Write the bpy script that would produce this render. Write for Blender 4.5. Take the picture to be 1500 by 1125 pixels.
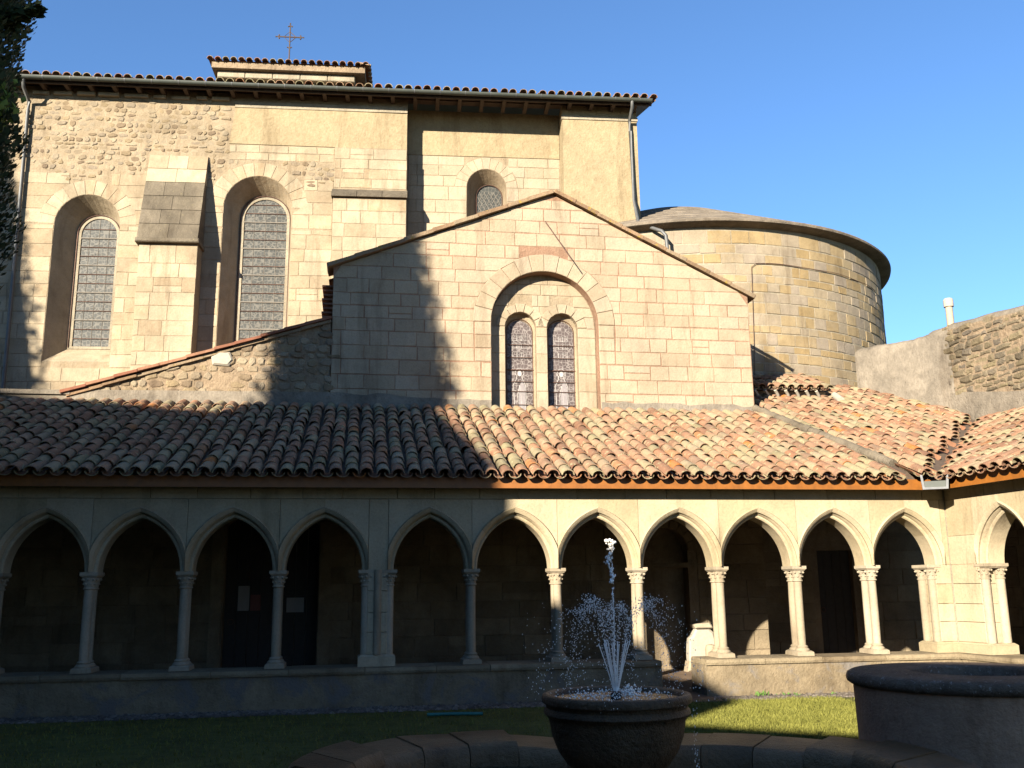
import bpy, math, random
import numpy as np
from mathutils import Vector, Matrix
from mathutils.geometry import tessellate_polygon

R = math.radians
rng = random.Random(7)
sc = bpy.context.scene
for o in list(bpy.data.objects):
    bpy.data.objects.remove(o)
col = sc.collection

# ------------------------------------------------------------------ camera, sky, sun, exposure
EYE = Vector((0, 0, 1.6))
PITCH, ROLL = R(12.0), 0.012
fw = Vector((0, math.cos(PITCH), math.sin(PITCH)))
up = Vector((0, -math.sin(PITCH), math.cos(PITCH)))
rt = Vector((1, 0, 0))
cx = rt * math.cos(ROLL) - up * math.sin(ROLL)
cy = rt * math.sin(ROLL) + up * math.cos(ROLL)
cam = bpy.data.cameras.new('camera')
cam.sensor_width = 36.0
cam.lens = 36.0 * 1400 / 1500
cam.clip_end = 1000
camo = bpy.data.objects.new('camera', cam)
col.objects.link(camo)
camo.matrix_world = Matrix(((cx.x, cy.x, -fw.x, EYE.x), (cx.y, cy.y, -fw.y, EYE.y),
                            (cx.z, cy.z, -fw.z, EYE.z), (0, 0, 0, 1)))
sc.camera = camo

SUN_AZ, SUN_EL = R(29.5), R(18.7)           # sun stands behind the viewer, to the left
SUN_H = Vector((math.sin(SUN_AZ), math.cos(SUN_AZ), 0))     # horizontal travel of the light
SUN_R = Vector((math.cos(SUN_AZ), -math.sin(SUN_AZ), 0))
world = bpy.data.worlds.new('World')
sc.world = world
world.use_nodes = True
wn = world.node_tree
bg = wn.nodes['Background']
sky = wn.nodes.new('ShaderNodeTexSky')
sky.sky_type = 'NISHITA'
sky.sun_disc = False
sky.sun_elevation = SUN_EL
sky.sun_rotation = math.pi + SUN_AZ
sky.altitude = 0
sky.air_density = 1.0
sky.dust_density = 0.0
sky.ozone_density = 6.0
wn.links.new(sky.outputs[0], bg.inputs[0])
bg.inputs[1].default_value = 0.06
sun = bpy.data.lights.new('sun', 'SUN')
sun.energy = 5.0
sun.angle = R(0.53)
sun.color = (1.0, 0.91, 0.76)
suno = bpy.data.objects.new('sun', sun)
col.objects.link(suno)
ld = SUN_H * math.cos(SUN_EL) - Vector((0, 0, math.sin(SUN_EL)))
suno.rotation_euler = ld.to_track_quat('-Z', 'Y').to_euler()
suno.location = (-20, -35, 20)
sc.view_settings.view_transform = 'Standard'
sc.view_settings.look = 'None'
sc.view_settings.exposure = 2.06
sc.view_settings.gamma = 1.0
sc.cycles.use_denoising = True
sc.cycles.max_bounces = 6
sc.cycles.transparent_max_bounces = 6

# ------------------------------------------------------------------ frames
class Frame:
    def __init__(self, o, yaw):
        self.o, self.yaw = Vector(o), R(yaw)
        self.m = Matrix.Translation(self.o) @ Matrix.Rotation(self.yaw, 4, 'Z')
    def w(self, x, y, z=0.0):
        return self.m @ Vector((x, y, z))
FW = Frame((0, 0, 0), 0)
FC = Frame((-6.979, 13.073, 0), 9.015)      # long arcade: x along it, y away into the gallery
FN = Frame((-4.06, 21.64, 0), 5.62)         # church south wall
FE = Frame((6.848, 15.267, 0), -75.0)       # short arcade round the corner

# ------------------------------------------------------------------ materials
def new_mat(name):
    m = bpy.data.materials.new(name)
    m.use_nodes = True
    nt = m.node_tree
    return m, nt, nt.nodes['Principled BSDF']

def ramp(nt, stops, fac, interp='LINEAR'):
    r = nt.nodes.new('ShaderNodeValToRGB')
    r.color_ramp.interpolation = interp
    el = r.color_ramp.elements
    while len(el) < len(stops):
        el.new(0.5)
    for e, (p, c) in zip(el, stops):
        e.position = p
        e.color = (*c, 1) if len(c) == 3 else c
    nt.links.new(fac, r.inputs[0])
    return r.outputs[0]

def noise(nt, vec, scale, detail=4, rough=0.6, dist=0.0):
    n = nt.nodes.new('ShaderNodeTexNoise')
    n.inputs['Scale'].default_value = scale
    n.inputs['Detail'].default_value = detail
    n.inputs['Roughness'].default_value = rough
    n.inputs['Distortion'].default_value = dist
    nt.links.new(vec, n.inputs['Vector'])
    return n.outputs[0]

def mixc(nt, fac, a, b, mode='MIX'):
    n = nt.nodes.new('ShaderNodeMix')
    n.data_type = 'RGBA'
    n.blend_type = mode
    for s, v in ((n.inputs[0], fac), (n.inputs[6], a), (n.inputs[7], b)):
        if hasattr(v, 'is_linked'):
            nt.links.new(v, s)
        elif isinstance(v, (int, float)):
            s.default_value = v
        else:
            s.default_value = (*v, 1)
    return n.outputs[2]

def mth(nt, op, a, b=0.0):
    n = nt.nodes.new('ShaderNodeMath')
    n.operation = op
    for s, v in ((n.inputs[0], a), (n.inputs[1], b)):
        if hasattr(v, 'is_linked'):
            nt.links.new(v, s)
        else:
            s.default_value = v
    return n.outputs[0]

def bumpy(nt, b, h, strength, dist=0.02):
    n = nt.nodes.new('ShaderNodeBump')
    n.inputs['Strength'].default_value = strength
    n.inputs['Distance'].default_value = dist
    nt.links.new(h, n.inputs['Height'])
    nt.links.new(n.outputs[0], b.inputs['Normal'])

ALB = 0.465
def stone(name, stops, rand='object', patch=None, stain=0.35, bump=0.5, fine=30.0, rough=0.92, lichen=None, var=0.6):
    """weathered stone: tone per block, soft blotches, pits, optional lichen/soot"""
    m, nt, b = new_mat(name)
    dim = lambda c: tuple(v * ALB for v in c)
    stops = [(p, dim(c)) for p, c in stops]
    patch = patch and (dim(patch[0]),) + patch[1:]
    lichen = lichen and (dim(lichen[0]),) + lichen[1:]
    geo = nt.nodes.new('ShaderNodeNewGeometry')
    pos = geo.outputs['Position']
    if rand == 'object':
        rv = nt.nodes.new('ShaderNodeObjectInfo').outputs['Random']
    elif rand == 'island':
        rv = geo.outputs['Random Per Island']
    else:
        rv = None
    n1 = noise(nt, pos, 1.3, 5, 0.65, 0.4)
    n2 = noise(nt, pos, 7.0, 5, 0.7)
    n3 = noise(nt, pos, fine, 4, 0.7)
    if rv is not None:
        f = mth(nt, 'ADD', mth(nt, 'MULTIPLY', rv, var), mth(nt, 'MULTIPLY', n2, 1.0 - var))
    else:
        f = n2
    c = ramp(nt, stops, f)
    c = mixc(nt, 1.0, c, ramp(nt, [(0.25, (1 - stain,) * 3), (0.62, (1.0, 1.0, 1.0))], n1), 'MULTIPLY')
    c = mixc(nt, 1.0, c, ramp(nt, [(0.25, (0.84, 0.82, 0.80)), (0.55, (1.03, 1.02, 1.0))], n3), 'MULTIPLY')
    vm = nt.nodes.new('ShaderNodeVectorMath')
    vm.operation = 'MULTIPLY'
    vm.inputs[1].default_value = (2.6, 2.6, 0.4)
    nt.links.new(pos, vm.inputs[0])
    c = mixc(nt, 1.0, c, ramp(nt, [(0.30, (0.70, 0.67, 0.64)), (0.47, (1.0, 1.0, 1.0))], noise(nt, vm.outputs[0], 1.0, 6, 0.7, 0.3)), 'MULTIPLY')
    if patch:
        c = mixc(nt, ramp(nt, [(patch[1], (0, 0, 0)), (patch[1] + 0.1, (1, 1, 1))], noise(nt, pos, patch[2], 6, 0.7, 0.6)), c, patch[0])
    if lichen:
        c = mixc(nt, ramp(nt, [(lichen[1], (0, 0, 0)), (lichen[1] + 0.06, (1, 1, 1))], noise(nt, pos, lichen[2], 6, 0.75)), c, lichen[0])
    nt.links.new(c, b.inputs['Base Color'])
    b.inputs['Roughness'].default_value = rough
    b.inputs['Specular IOR Level'].default_value = 0.2
    bumpy(nt, b, mth(nt, 'ADD', n2, mth(nt, 'MULTIPLY', n3, 0.6)), bump, 0.03)
    return m

CREAM = [(0.12, (0.40, 0.30, 0.19)), (0.4, (0.50, 0.405, 0.275)), (0.65, (0.54, 0.45, 0.315)), (0.85, (0.51, 0.38, 0.235)), (0.95, (0.42, 0.29, 0.16))]
PINKY = [(0.15, (0.44, 0.345, 0.235)), (0.45, (0.50, 0.405, 0.28)), (0.7, (0.52, 0.43, 0.305)), (0.9, (0.47, 0.375, 0.275))]
APSEC = [(0.12, (0.46, 0.35, 0.20)), (0.32, (0.42, 0.30, 0.145)), (0.5, (0.44, 0.36, 0.25)), (0.7, (0.40, 0.33, 0.25)), (0.9, (0.49, 0.38, 0.22))]
ARCADE = [(0.2, (0.47, 0.38, 0.235)), (0.5, (0.53, 0.435, 0.285)), (0.8, (0.56, 0.465, 0.315))]
def lighter(stops, k):
    return [(p, tuple(min(0.9, v * k) for v in c)) for p, c in stops]
CREAM, PINKY, ARCADE, APSEC = lighter(CREAM, 1.10), lighter(PINKY, 1.10), lighter(ARCADE, 1.20), lighter(APSEC, 1.05)
M = {}
M['cream'] = stone('cream_ashlar', CREAM, patch=((0.30, 0.25, 0.20), 0.66, 2.2))
M['pinky'] = stone('pale_pink_ashlar', PINKY, stain=0.25, bump=0.55)
M['pink_mortar'] = stone('pink_lime_mortar', [(0.3, (0.43, 0.235, 0.15)), (0.7, (0.50, 0.33, 0.22))], rand=None, bump=0.9)
M['cream_mortar'] = stone('cream_lime_mortar', [(0.3, (0.43, 0.33, 0.21)), (0.7, (0.52, 0.42, 0.29))], rand=None, bump=0.9)
M['white_mortar'] = stone('white_lime_mortar', [(0.3, (0.46, 0.39, 0.28)), (0.7, (0.54, 0.47, 0.35))], rand=None, bump=0.8)
M['apse'] = stone('ochre_ashlar', APSEC, var=0.8)
M['apse_isl'] = stone('ochre_ashlar_far', APSEC, rand='island', var=0.8)
M['arcade'] = stone('arcade_limestone', ARCADE, stain=0.3, bump=0.3)
M['column'] = stone('column_limestone', [(0.3, (0.50, 0.41, 0.285)), (0.7, (0.60, 0.51, 0.375))], stain=0.3, bump=0.3)
M['parapet'] = stone('parapet_limestone', [(0.2, (0.30, 0.23, 0.14)), (0.6, (0.42, 0.33, 0.21))], rand=None, stain=0.55, bump=0.9,
                     patch=((0.24, 0.21, 0.18), 0.52, 1.6), lichen=((0.5, 0.46, 0.38), 0.68, 26))
M['coping'] = stone('coping_limestone', [(0.2, (0.34, 0.26, 0.16)), (0.7, (0.45, 0.36, 0.23))], stain=0.45, bump=0.8, lichen=((0.42, 0.36, 0.2), 0.66, 18))
M['rubble'] = stone('rubble_stone', [(0.1, (0.26, 0.19, 0.13)), (0.35, (0.42, 0.32, 0.19)), (0.6, (0.36, 0.29, 0.21)), (0.85, (0.50, 0.41, 0.28))], rand='island', var=0.75, bump=0.9)
M['rubble_mortar'] = stone('rubble_bedding', [(0.3, (0.36, 0.26, 0.17)), (0.7, (0.47, 0.36, 0.24))], rand=None, bump=1.0, fine=14)
M['plaster'] = stone('ochre_render', [(0.3, (0.44, 0.34, 0.20)), (0.7, (0.52, 0.42, 0.26))], rand=None, stain=0.2, bump=0.8, fine=18)
M['grey_stone'] = stone('weathered_grey_stone', [(0.2, (0.20, 0.165, 0.12)), (0.6, (0.30, 0.25, 0.18)), (0.9, (0.24, 0.20, 0.16))], lichen=((0.36, 0.30, 0.17), 0.62, 11), stain=0.5, bump=1.0)
M['grey_render'] = stone('grey_cement_render', [(0.3, (0.30, 0.255, 0.20)), (0.7, (0.41, 0.35, 0.275))], rand=None, stain=0.5, bump=1.0, fine=22, lichen=((0.42, 0.38, 0.32), 0.66, 24))
M['ruin'] = stone('ruin_stone', [(0.1, (0.17, 0.14, 0.10)), (0.4, (0.33, 0.26, 0.155)), (0.65, (0.24, 0.20, 0.155)), (0.9, (0.40, 0.32, 0.18))], stain=0.5, bump=1.2, var=0.75, lichen=((0.40, 0.33, 0.15), 0.66, 9))
M['gallery'] = stone('gallery_wall_stone', [(0.2, (0.30, 0.235, 0.15)), (0.7, (0.43, 0.34, 0.22))], stain=0.5, bump=0.8)
M['gallery_back'] = stone('gallery_wall_bedding', [(0.2, (0.30, 0.23, 0.15)), (0.7, (0.42, 0.33, 0.22))], rand=None, stain=0.5, bump=0.8)
M['dark_basin'] = stone('wet_dark_stone', [(0.2, (0.13, 0.08, 0.042)), (0.7, (0.25, 0.155, 0.085))], rand=None, stain=0.6, bump=1.0, rough=0.5, lichen=((0.10, 0.10, 0.05), 0.62, 12))
M['well'] = stone('well_render', [(0.2, (0.66, 0.39, 0.25)), (0.7, (0.86, 0.52, 0.33))], rand=None, stain=0.4, bump=0.7)
M['well_rim'] = stone('well_rim_stone', [(0.2, (0.24, 0.165, 0.115)), (0.7, (0.36, 0.26, 0.18))], rand=None, stain=0.5, bump=1.2, lichen=((0.55, 0.48, 0.40), 0.58, 22))
M['kerb'] = stone('kerb_stone', [(0.2, (0.22, 0.135, 0.065)), (0.7, (0.38, 0.235, 0.12))], stain=0.55, bump=0.8, rough=0.42, lichen=((0.30, 0.27, 0.24), 0.67, 14))
M['pool_bed'] = stone('wet_gravel_bed', [(0.2, (0.11, 0.078, 0.04)), (0.7, (0.24, 0.165, 0.085))], rand=None, stain=0.5, bump=1.5, fine=60, rough=0.35)
M['pebble'] = stone('path_pebbles', [(0.1, (0.16, 0.13, 0.11)), (0.6, (0.30, 0.25, 0.20)), (0.9, (0.42, 0.37, 0.31))], rand='island', var=0.8)
M['floor'] = stone('gallery_floor', [(0.3, (0.27, 0.18, 0.12)), (0.7, (0.36, 0.26, 0.18))], rand=None, bump=0.6)
M['lichen_coping'] = stone('lichened_coping', [(0.1, (0.30, 0.20, 0.12)), (0.5, (0.42, 0.27, 0.16)), (0.9, (0.38, 0.31, 0.21))], lichen=((0.45, 0.31, 0.06), 0.58, 6), bump=1.0)
M['apse_roof'] = stone('apse_stone_roof', [(0.3, (0.26, 0.215, 0.165)), (0.7, (0.40, 0.33, 0.25))], rand=None, bump=1.0, stain=0.5)

TILE = [(0.0, (0.26, 0.145, 0.095)), (0.12, (0.47, 0.25, 0.15)), (0.27, (0.56, 0.33, 0.205)), (0.42, (0.58, 0.455, 0.28)), (0.54, (0.43, 0.365, 0.205)),
        (0.64, (0.52, 0.41, 0.27)), (0.76, (0.54, 0.27, 0.155)), (0.89, (0.42, 0.28, 0.19)), (0.94, (0.58, 0.29, 0.14)), (0.965, (0.70, 0.24, 0.05))]
M['tile'] = stone('terracotta_tile', TILE, var=0.92, stain=0.4, bump=0.6, fine=45, lichen=((0.50, 0.46, 0.27), 0.56, 9))
M['tile_isl'] = stone('terracotta_tile_mass', TILE, rand='island', var=0.92, stain=0.4, bump=0.6, fine=45, lichen=((0.50, 0.46, 0.27), 0.56, 9))
M['tile_pan'] = stone('terracotta_under_tile', [(0.2, (0.34, 0.15, 0.085)), (0.7, (0.48, 0.24, 0.13))], rand='island', stain=0.4)
M['red_tile'] = stone('red_coping_tile', [(0.2, (0.36, 0.15, 0.09)), (0.7, (0.44, 0.23, 0.14))], var=0.8, lichen=((0.33, 0.29, 0.2), 0.66, 9))

def plain(name, c, rough=0.6, metal=0.0, spec=0.4, nz=0.0, scale=20.0, bump=0.0):
    m, nt, b = new_mat(name)
    geo = nt.nodes.new('ShaderNodeNewGeometry')
    n = noise(nt, geo.outputs['Position'], scale, 5, 0.65)
    lo = tuple(v * (1 - nz) for v in c)
    hi = tuple(min(1, v * (1 + nz)) for v in c)
    nt.links.new(ramp(nt, [(0.3, lo), (0.7, hi)], n), b.inputs['Base Color'])
    b.inputs['Roughness'].default_value = rough
    b.inputs['Metallic'].default_value = metal
    b.inputs['Specular IOR Level'].default_value = spec
    if bump:
        bumpy(nt, b, n, bump, 0.01)
    return m
M['fascia'] = plain('varnished_fascia_wood', (0.16, 0.055, 0.006), 0.55, nz=0.22, scale=9)
M['wood_dark'] = plain('dark_eave_timber', (0.045, 0.028, 0.018), 0.8, nz=0.35, scale=14)
M['door'] = plain('dark_door_wood', (0.018, 0.014, 0.011), 0.7, nz=0.3, scale=12)
M['zinc'] = plain('weathered_zinc', (0.075, 0.077, 0.08), 0.55, 0.2, nz=0.25, scale=12)
M['pipe'] = plain('grey_zinc_pipe', (0.075, 0.075, 0.072), 0.55, 0.2, nz=0.2, scale=5)
M['gutter'] = plain('green_grey_gutter', (0.036, 0.041, 0.034), 0.6, 0.15, nz=0.2, scale=6)
M['iron'] = plain('rusty_iron', (0.075, 0.040, 0.028), 0.75, 0.3, nz=0.4, scale=30)
M['paper'] = plain('notice_paper', (0.22, 0.21, 0.20), 0.8, nz=0.05)
M['paper_red'] = plain('red_notice_paper', (0.14, 0.05, 0.04), 0.8, nz=0.2, scale=40)
M['lead'] = plain('window_lead', (0.13, 0.115, 0.095), 0.6, nz=0.2)
M['pale_lead'] = plain('pale_glass_line', (0.26, 0.24, 0.225), 0.5, nz=0.1)
M['teal'] = plain('teal_plastic', (0.012, 0.10, 0.085), 0.6, nz=0.1)
M['white_plaster'] = plain('white_limewash', (0.25, 0.22, 0.175), 0.9, nz=0.12, bump=0.3)
M['trunk'] = plain('cypress_bark', (0.09, 0.065, 0.045), 0.95, nz=0.4, scale=18, bump=0.6)
M['post'] = plain('pale_timber_post', (0.26, 0.21, 0.15), 0.8, nz=0.15)
M['ceiling'] = plain('gallery_ceiling_boards', (0.06, 0.04, 0.026), 0.85, nz=0.3)

def glass_mat(name, base, line, scale, rough=0.55):
    m, nt, b = new_mat(name)
    tc = nt.nodes.new('ShaderNodeTexCoord')
    br = nt.nodes.new('ShaderNodeTexVoronoi')
    br.feature = 'DISTANCE_TO_EDGE'
    br.inputs['Scale'].default_value = scale
    br.inputs['Randomness'].default_value = 0.55
    nt.links.new(tc.outputs['Object'], br.inputs['Vector'])
    c1 = ramp(nt, [(0.3, tuple(v * 0.75 for v in base)), (0.7, tuple(v * 1.25 for v in base))], noise(nt, tc.outputs['Object'], 3.0, 3))
    f = ramp(nt, [(0.035, (1, 1, 1)), (0.075, (0, 0, 0))], br.outputs['Distance'])
    nt.links.new(mixc(nt, f, c1, line), b.inputs['Base Color'])
    b.inputs['Roughness'].default_value = rough
    b.inputs['Specular IOR Level'].default_value = 0.22
    return m
M['glass'] = glass_mat('leaded_grey_glass', (0.026, 0.027, 0.024), (0.075, 0.07, 0.058), 11)
M['glass_pink'] = glass_mat('leaded_pinkish_glass', (0.062, 0.048, 0.045), (0.15, 0.13, 0.12), 14)

def leaf_mat(name, c0, c1):
    m, nt, b = new_mat(name)
    geo = nt.nodes.new('ShaderNodeNewGeometry')
    n = noise(nt, geo.outputs['Position'], 2.4, 4)
    f = mth(nt, 'ADD', mth(nt, 'MULTIPLY', n, 0.6), mth(nt, 'MULTIPLY', geo.outputs['Random Per Island'], 0.4))
    nt.links.new(ramp(nt, [(0.25, c0), (0.75, c1)], f), b.inputs['Base Color'])
    b.inputs['Roughness'].default_value = 0.75
    b.inputs['Specular IOR Level'].default_value = 0.2
    return m
M['cypress'] = leaf_mat('cypress_foliage', (0.010, 0.017, 0.006), (0.028, 0.042, 0.014))
M['vine'] = leaf_mat('yellow_green_leaf', (0.10, 0.13, 0.02), (0.22, 0.22, 0.04))
M['grass'] = leaf_mat('lawn_blades', (0.065, 0.068, 0.010), (0.165, 0.158, 0.032))
M['weed'] = leaf_mat('weed_leaves', (0.05, 0.10, 0.02), (0.10, 0.18, 0.04))
M['lawn'] = stone('lawn_soil', [(0.3, (0.11, 0.12, 0.025)), (0.7, (0.20, 0.20, 0.045))], rand=None, stain=0.4, bump=0.8, fine=50)

def water_mat(name, c, rough):
    m, nt, b = new_mat(name)
    geo = nt.nodes.new('ShaderNodeNewGeometry')
    b.inputs['Base Color'].default_value = (*c, 1)
    b.inputs['Roughness'].default_value = rough
    b.inputs['Specular IOR Level'].default_value = 0.6
    bumpy(nt, b, noise(nt, geo.outputs['Position'], 30, 3), 0.5, 0.02)
    return m
M['water'] = water_mat('rippled_dark_water', (0.03, 0.028, 0.026), 0.08)
M['spray'] = plain('white_water_spray', (0.90, 0.84, 0.76), 0.25, nz=0.02)

# ------------------------------------------------------------------ mesh building
class MB:
    def __init__(self):
        self.v, self.f = [], []
    def add(self, vs, fs):
        k = len(self.v)
        self.v += [tuple(p) for p in vs]
        self.f += [tuple(i + k for i in q) for q in fs]
        return self
    def box(self, x0, x1, y0, y1, z0, z1):
        return self.add([(x0, y0, z0), (x1, y0, z0), (x1, y1, z0), (x0, y1, z0), (x0, y0, z1), (x1, y0, z1), (x1, y1, z1), (x0, y1, z1)],
                        [(0, 3, 2, 1), (4, 5, 6, 7), (0, 1, 5, 4), (1, 2, 6, 5), (2, 3, 7, 6), (3, 0, 4, 7)])
    def prism(self, poly, y0, y1):
        """polygon in x,z pushed from y0 back to y1"""
        n = len(poly)
        vs = [(x, y0, z) for x, z in poly] + [(x, y1, z) for x, z in poly]
        tris = tessellate_polygon([[Vector((x, z, 0)) for x, z in poly]])
        fs = [tuple(t) for t in tris] + [tuple(i + n for i in t) for t in tris]
        fs += [(i, (i + 1) % n, (i + 1) % n + n, i + n) for i in range(n)]
        return self.add(vs, fs)
    def block(self, poly, y0, y1, c=0.012):
        """dressed stone: front arris chamfered"""
        n = len(poly)
        mx = sum(p[0] for p in poly) / n
        mz = sum(p[1] for p in poly) / n
        def ins(p):
            dx, dz = mx - p[0], mz - p[1]
            sx = c * (1 if dx > 0 else -1) if abs(dx) > c else 0
            sz = c * (1 if dz > 0 else -1) if abs(dz) > c else 0
            return (p[0] + sx, y0, p[1] + sz)
        vs = [ins(p) for p in poly] + [(x, y0 + c, z) for x, z in poly] + [(x, y1, z) for x, z in poly]
        fs = [tuple(range(n))]
        for a in (0, n):
            fs += [(a + i, a + (i + 1) % n, a + n + (i + 1) % n, a + n + i) for i in range(n)]
        return self.add(vs, fs)
    def wall(self, outer, holes, y0, y1):
        loops = [outer] + holes
        pts = [p for l in loops for p in l]
        tris = tessellate_polygon([[Vector((x, z, 0)) for x, z in l] for l in loops])
        n = len(pts)
        vs = [(x, y0, z) for x, z in pts] + [(x, y1, z) for x, z in pts]
        fs = [tuple(t) for t in tris] + [tuple(i + n for i in t) for t in tris]
        k = 0
        for l in loops:
            m = len(l)
            fs += [(k + i, k + (i + 1) % m, k + (i + 1) % m + n, k + i + n) for i in range(m)]
            k += m
        return self.add(vs, fs)
    def loft(self, la, ya, lb, yb, closed=True):
        n = len(la)
        vs = [(x, ya, z) for x, z in la] + [(x, yb, z) for x, z in lb]
        return self.add(vs, [(i, (i + 1) % n, (i + 1) % n + n, i + n) for i in range(n if closed else n - 1)])
    def tube(self, path, r, seg=8, caps=True):
        path = [Vector(p) for p in path]
        rr = r if isinstance(r, (list, tuple)) else [r] * len(path)
        vs, fs = [], []
        for i, p in enumerate(path):
            d = (path[min(i + 1, len(path) - 1)] - path[max(i - 1, 0)]).normalized()
            a = d.cross(Vector((0, 0, 1)))
            if a.length < 1e-3:
                a = d.cross(Vector((0, 1, 0)))
            a.normalize()
            b = d.cross(a)
            for k in range(seg):
                t = 2 * math.pi * k / seg
                vs.append(p + (a * math.cos(t) + b * math.sin(t)) * rr[i])
        for i in range(len(path) - 1):
            fs += [(i * seg + k, i * seg + (k + 1) % seg, (i + 1) * seg + (k + 1) % seg, (i + 1) * seg + k) for k in range(seg)]
        if caps:
            fs += [tuple(range(seg)), tuple(range((len(path) - 1) * seg, len(path) * seg))]
        return self.add(vs, fs)
    def lathe(self, prof, c, seg=32, square=0.0):
        vs, fs = [], []
        for r, z in prof:
            for k in range(seg):
                t = 2 * math.pi * k / seg
                vs.append((c[0] + r * math.cos(t), c[1] + r * math.sin(t), z + (c[2] if len(c) > 2 else 0)))
        for i in range(len(prof) - 1):
            fs += [(i * seg + k, i * seg + (k + 1) % seg, (i + 1) * seg + (k + 1) % seg, (i + 1) * seg + k) for k in range(seg)]
        return self.add(vs, fs)
    def slab(self, poly, z0, z1):
        """polygon in x,y between heights; z may be callables of (x, y)"""
        f0 = z0 if callable(z0) else (lambda x, y: z0)
        f1 = z1 if callable(z1) else (lambda x, y: z1)
        n = len(poly)
        vs = [(x, y, f1(x, y)) for x, y in poly] + [(x, y, f0(x, y)) for x, y in poly]
        tris = tessellate_polygon([[Vector((x, y, 0)) for x, y in poly]])
        fs = [tuple(t) for t in tris] + [tuple(i + n for i in t) for t in tris]
        fs += [(i, (i + 1) % n, (i + 1) % n + n, i + n) for i in range(n)]
        return self.add(vs, fs)

BASE = {}
def thing(name, label, cat, frame=FW, base=(0, 0, 0), group=None):
    o = bpy.data.objects.new(name, None)
    o.empty_display_size = 0.3
    col.objects.link(o)
    o.matrix_world = Matrix.Translation(frame.w(*base)) @ Matrix.Rotation(frame.yaw, 4, 'Z')
    o['label'] = label
    o['category'] = cat
    if group:
        o['group'] = group
    BASE[o.name] = Vector(base)
    return o

def raw_mesh(name, verts, faces, mat, smooth=None):
    me = bpy.data.meshes.new(name)
    me.from_pydata([tuple(v) for v in verts], [], faces)
    me.materials.append(M[mat] if isinstance(mat, str) else mat)
    if smooth is not None:
        me.shade_smooth()
        if smooth < 179:
            me.set_sharp_from_angle(angle=R(smooth))
    return me

def part(name, mb, mat, parent, smooth=None, kind=None, label=None):
    root = parent
    while root.parent:
        root = root.parent
    b = BASE[root.name]
    me = raw_mesh(name, [(v[0] - b.x, v[1] - b.y, v[2] - b.z) for v in mb.v], mb.f, mat, smooth)
    o = bpy.data.objects.new(name, me)
    col.objects.link(o)
    o.parent = parent
    if kind:
        o['kind'] = kind
    if label:
        o['label'] = label
    return o

def solo(name, mb, mat, label, cat, frame=FW, base=(0, 0, 0), smooth=None, kind=None, group=None):
    me = raw_mesh(name, [(v[0] - base[0], v[1] - base[1], v[2] - base[2]) for v in mb.v], mb.f, mat, smooth)
    o = bpy.data.objects.new(name, me)
    col.objects.link(o)
    o.matrix_world = Matrix.Translation(frame.w(*base)) @ Matrix.Rotation(frame.yaw, 4, 'Z')
    if label:
        o['label'] = label
        o['category'] = cat
    if kind:
        o['kind'] = kind
    if group:
        o['group'] = group
    return o

def arch_loop(xc, half, zb, zs, n=14):
    """round-headed opening: bottom left, up, over, down to bottom right"""
    p = [(xc - half, zb)]
    p += [(xc - half * math.cos(math.pi * i / n), zs + half * math.sin(math.pi * i / n)) for i in range(n + 1)]
    p.append((xc + half, zb))
    return p

def courses(ints, z0, z1, h=(0.26, 0.32), w=(0.4, 0.7), gap=0.014, jit=0.006, r=rng, split=0.07):
    """coursed masonry: ints(z) gives the free intervals of the wall at height z"""
    out = []
    z = z0
    while z < z1 - 0.08:
        hh = min(r.uniform(*h), z1 - z)
        if z1 - (z + hh) < 0.1:
            hh = z1 - z
        a, b = ints(z + 0.004), ints(z + hh - 0.004)
        if len(a) != len(b):
            m = a if len(a) > len(b) else b
            e0, e1 = (a[0][0], a[-1][1]), (b[0][0], b[-1][1])
            a, b = list(m), list(m)
            for q, e in ((a, e0), (b, e1)):
                q[0] = (e[0], q[0][1])
                q[-1] = (q[-1][0], e[1])
        for (a0, a1), (b0, b1) in zip(a, b):
            lo, hi = max(a0, b0), min(a1, b1)
            L = hi - lo
            if L < 0.1:
                if max(a1 - a0, b1 - b0) > 0.16 and min(a1 - a0, b1 - b0) > 0.02:
                    out.append([(a0 + gap / 2, z + gap / 2), (a1 - gap / 2, z + gap / 2), (b1 - gap / 2, z + hh - gap / 2), (b0 + gap / 2, z + hh - gap / 2)])
                continue
            cuts, x = [], lo + r.uniform(0.3, 1.0) * w[0]
            while x < hi - 0.55 * w[0]:
                cuts.append(x)
                x += r.uniform(*w)
            xs0, xs1 = [a0] + cuts + [a1], [b0] + cuts + [b1]
            for i in range(len(xs0) - 1):
                if split and 0 < i < len(xs0) - 2 and r.random() < split:
                    zm = z + hh * r.uniform(0.4, 0.6)
                    for q0, q1 in ((z, zm), (zm, z + hh)):
                        out.append([(xs0[i] + gap / 2, q0 + gap / 2), (xs0[i + 1] - gap / 2, q0 + gap / 2), (xs0[i + 1] - gap / 2, q1 - gap / 2), (xs0[i] + gap / 2, q1 - gap / 2)])
                    continue
                j = lambda: r.uniform(-jit, jit)
                out.append([(xs0[i] + gap / 2 + j(), z + gap / 2 + j()), (xs0[i + 1] - gap / 2 + j(), z + gap / 2 + j()),
                            (xs1[i + 1] - gap / 2 + j(), z + hh - gap / 2 + j()), (xs1[i] + gap / 2 + j(), z + hh - gap / 2 + j())])
        z += hh
    return out

def lay(polys, y0, depth, mat, parent, name='stone_block', proud=0.008, c=0.007):
    for p in polys:
        y = y0 - rng.uniform(0.0, proud)
        part(name, MB().block(p, y, y0 + depth, c), mat, parent)

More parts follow.
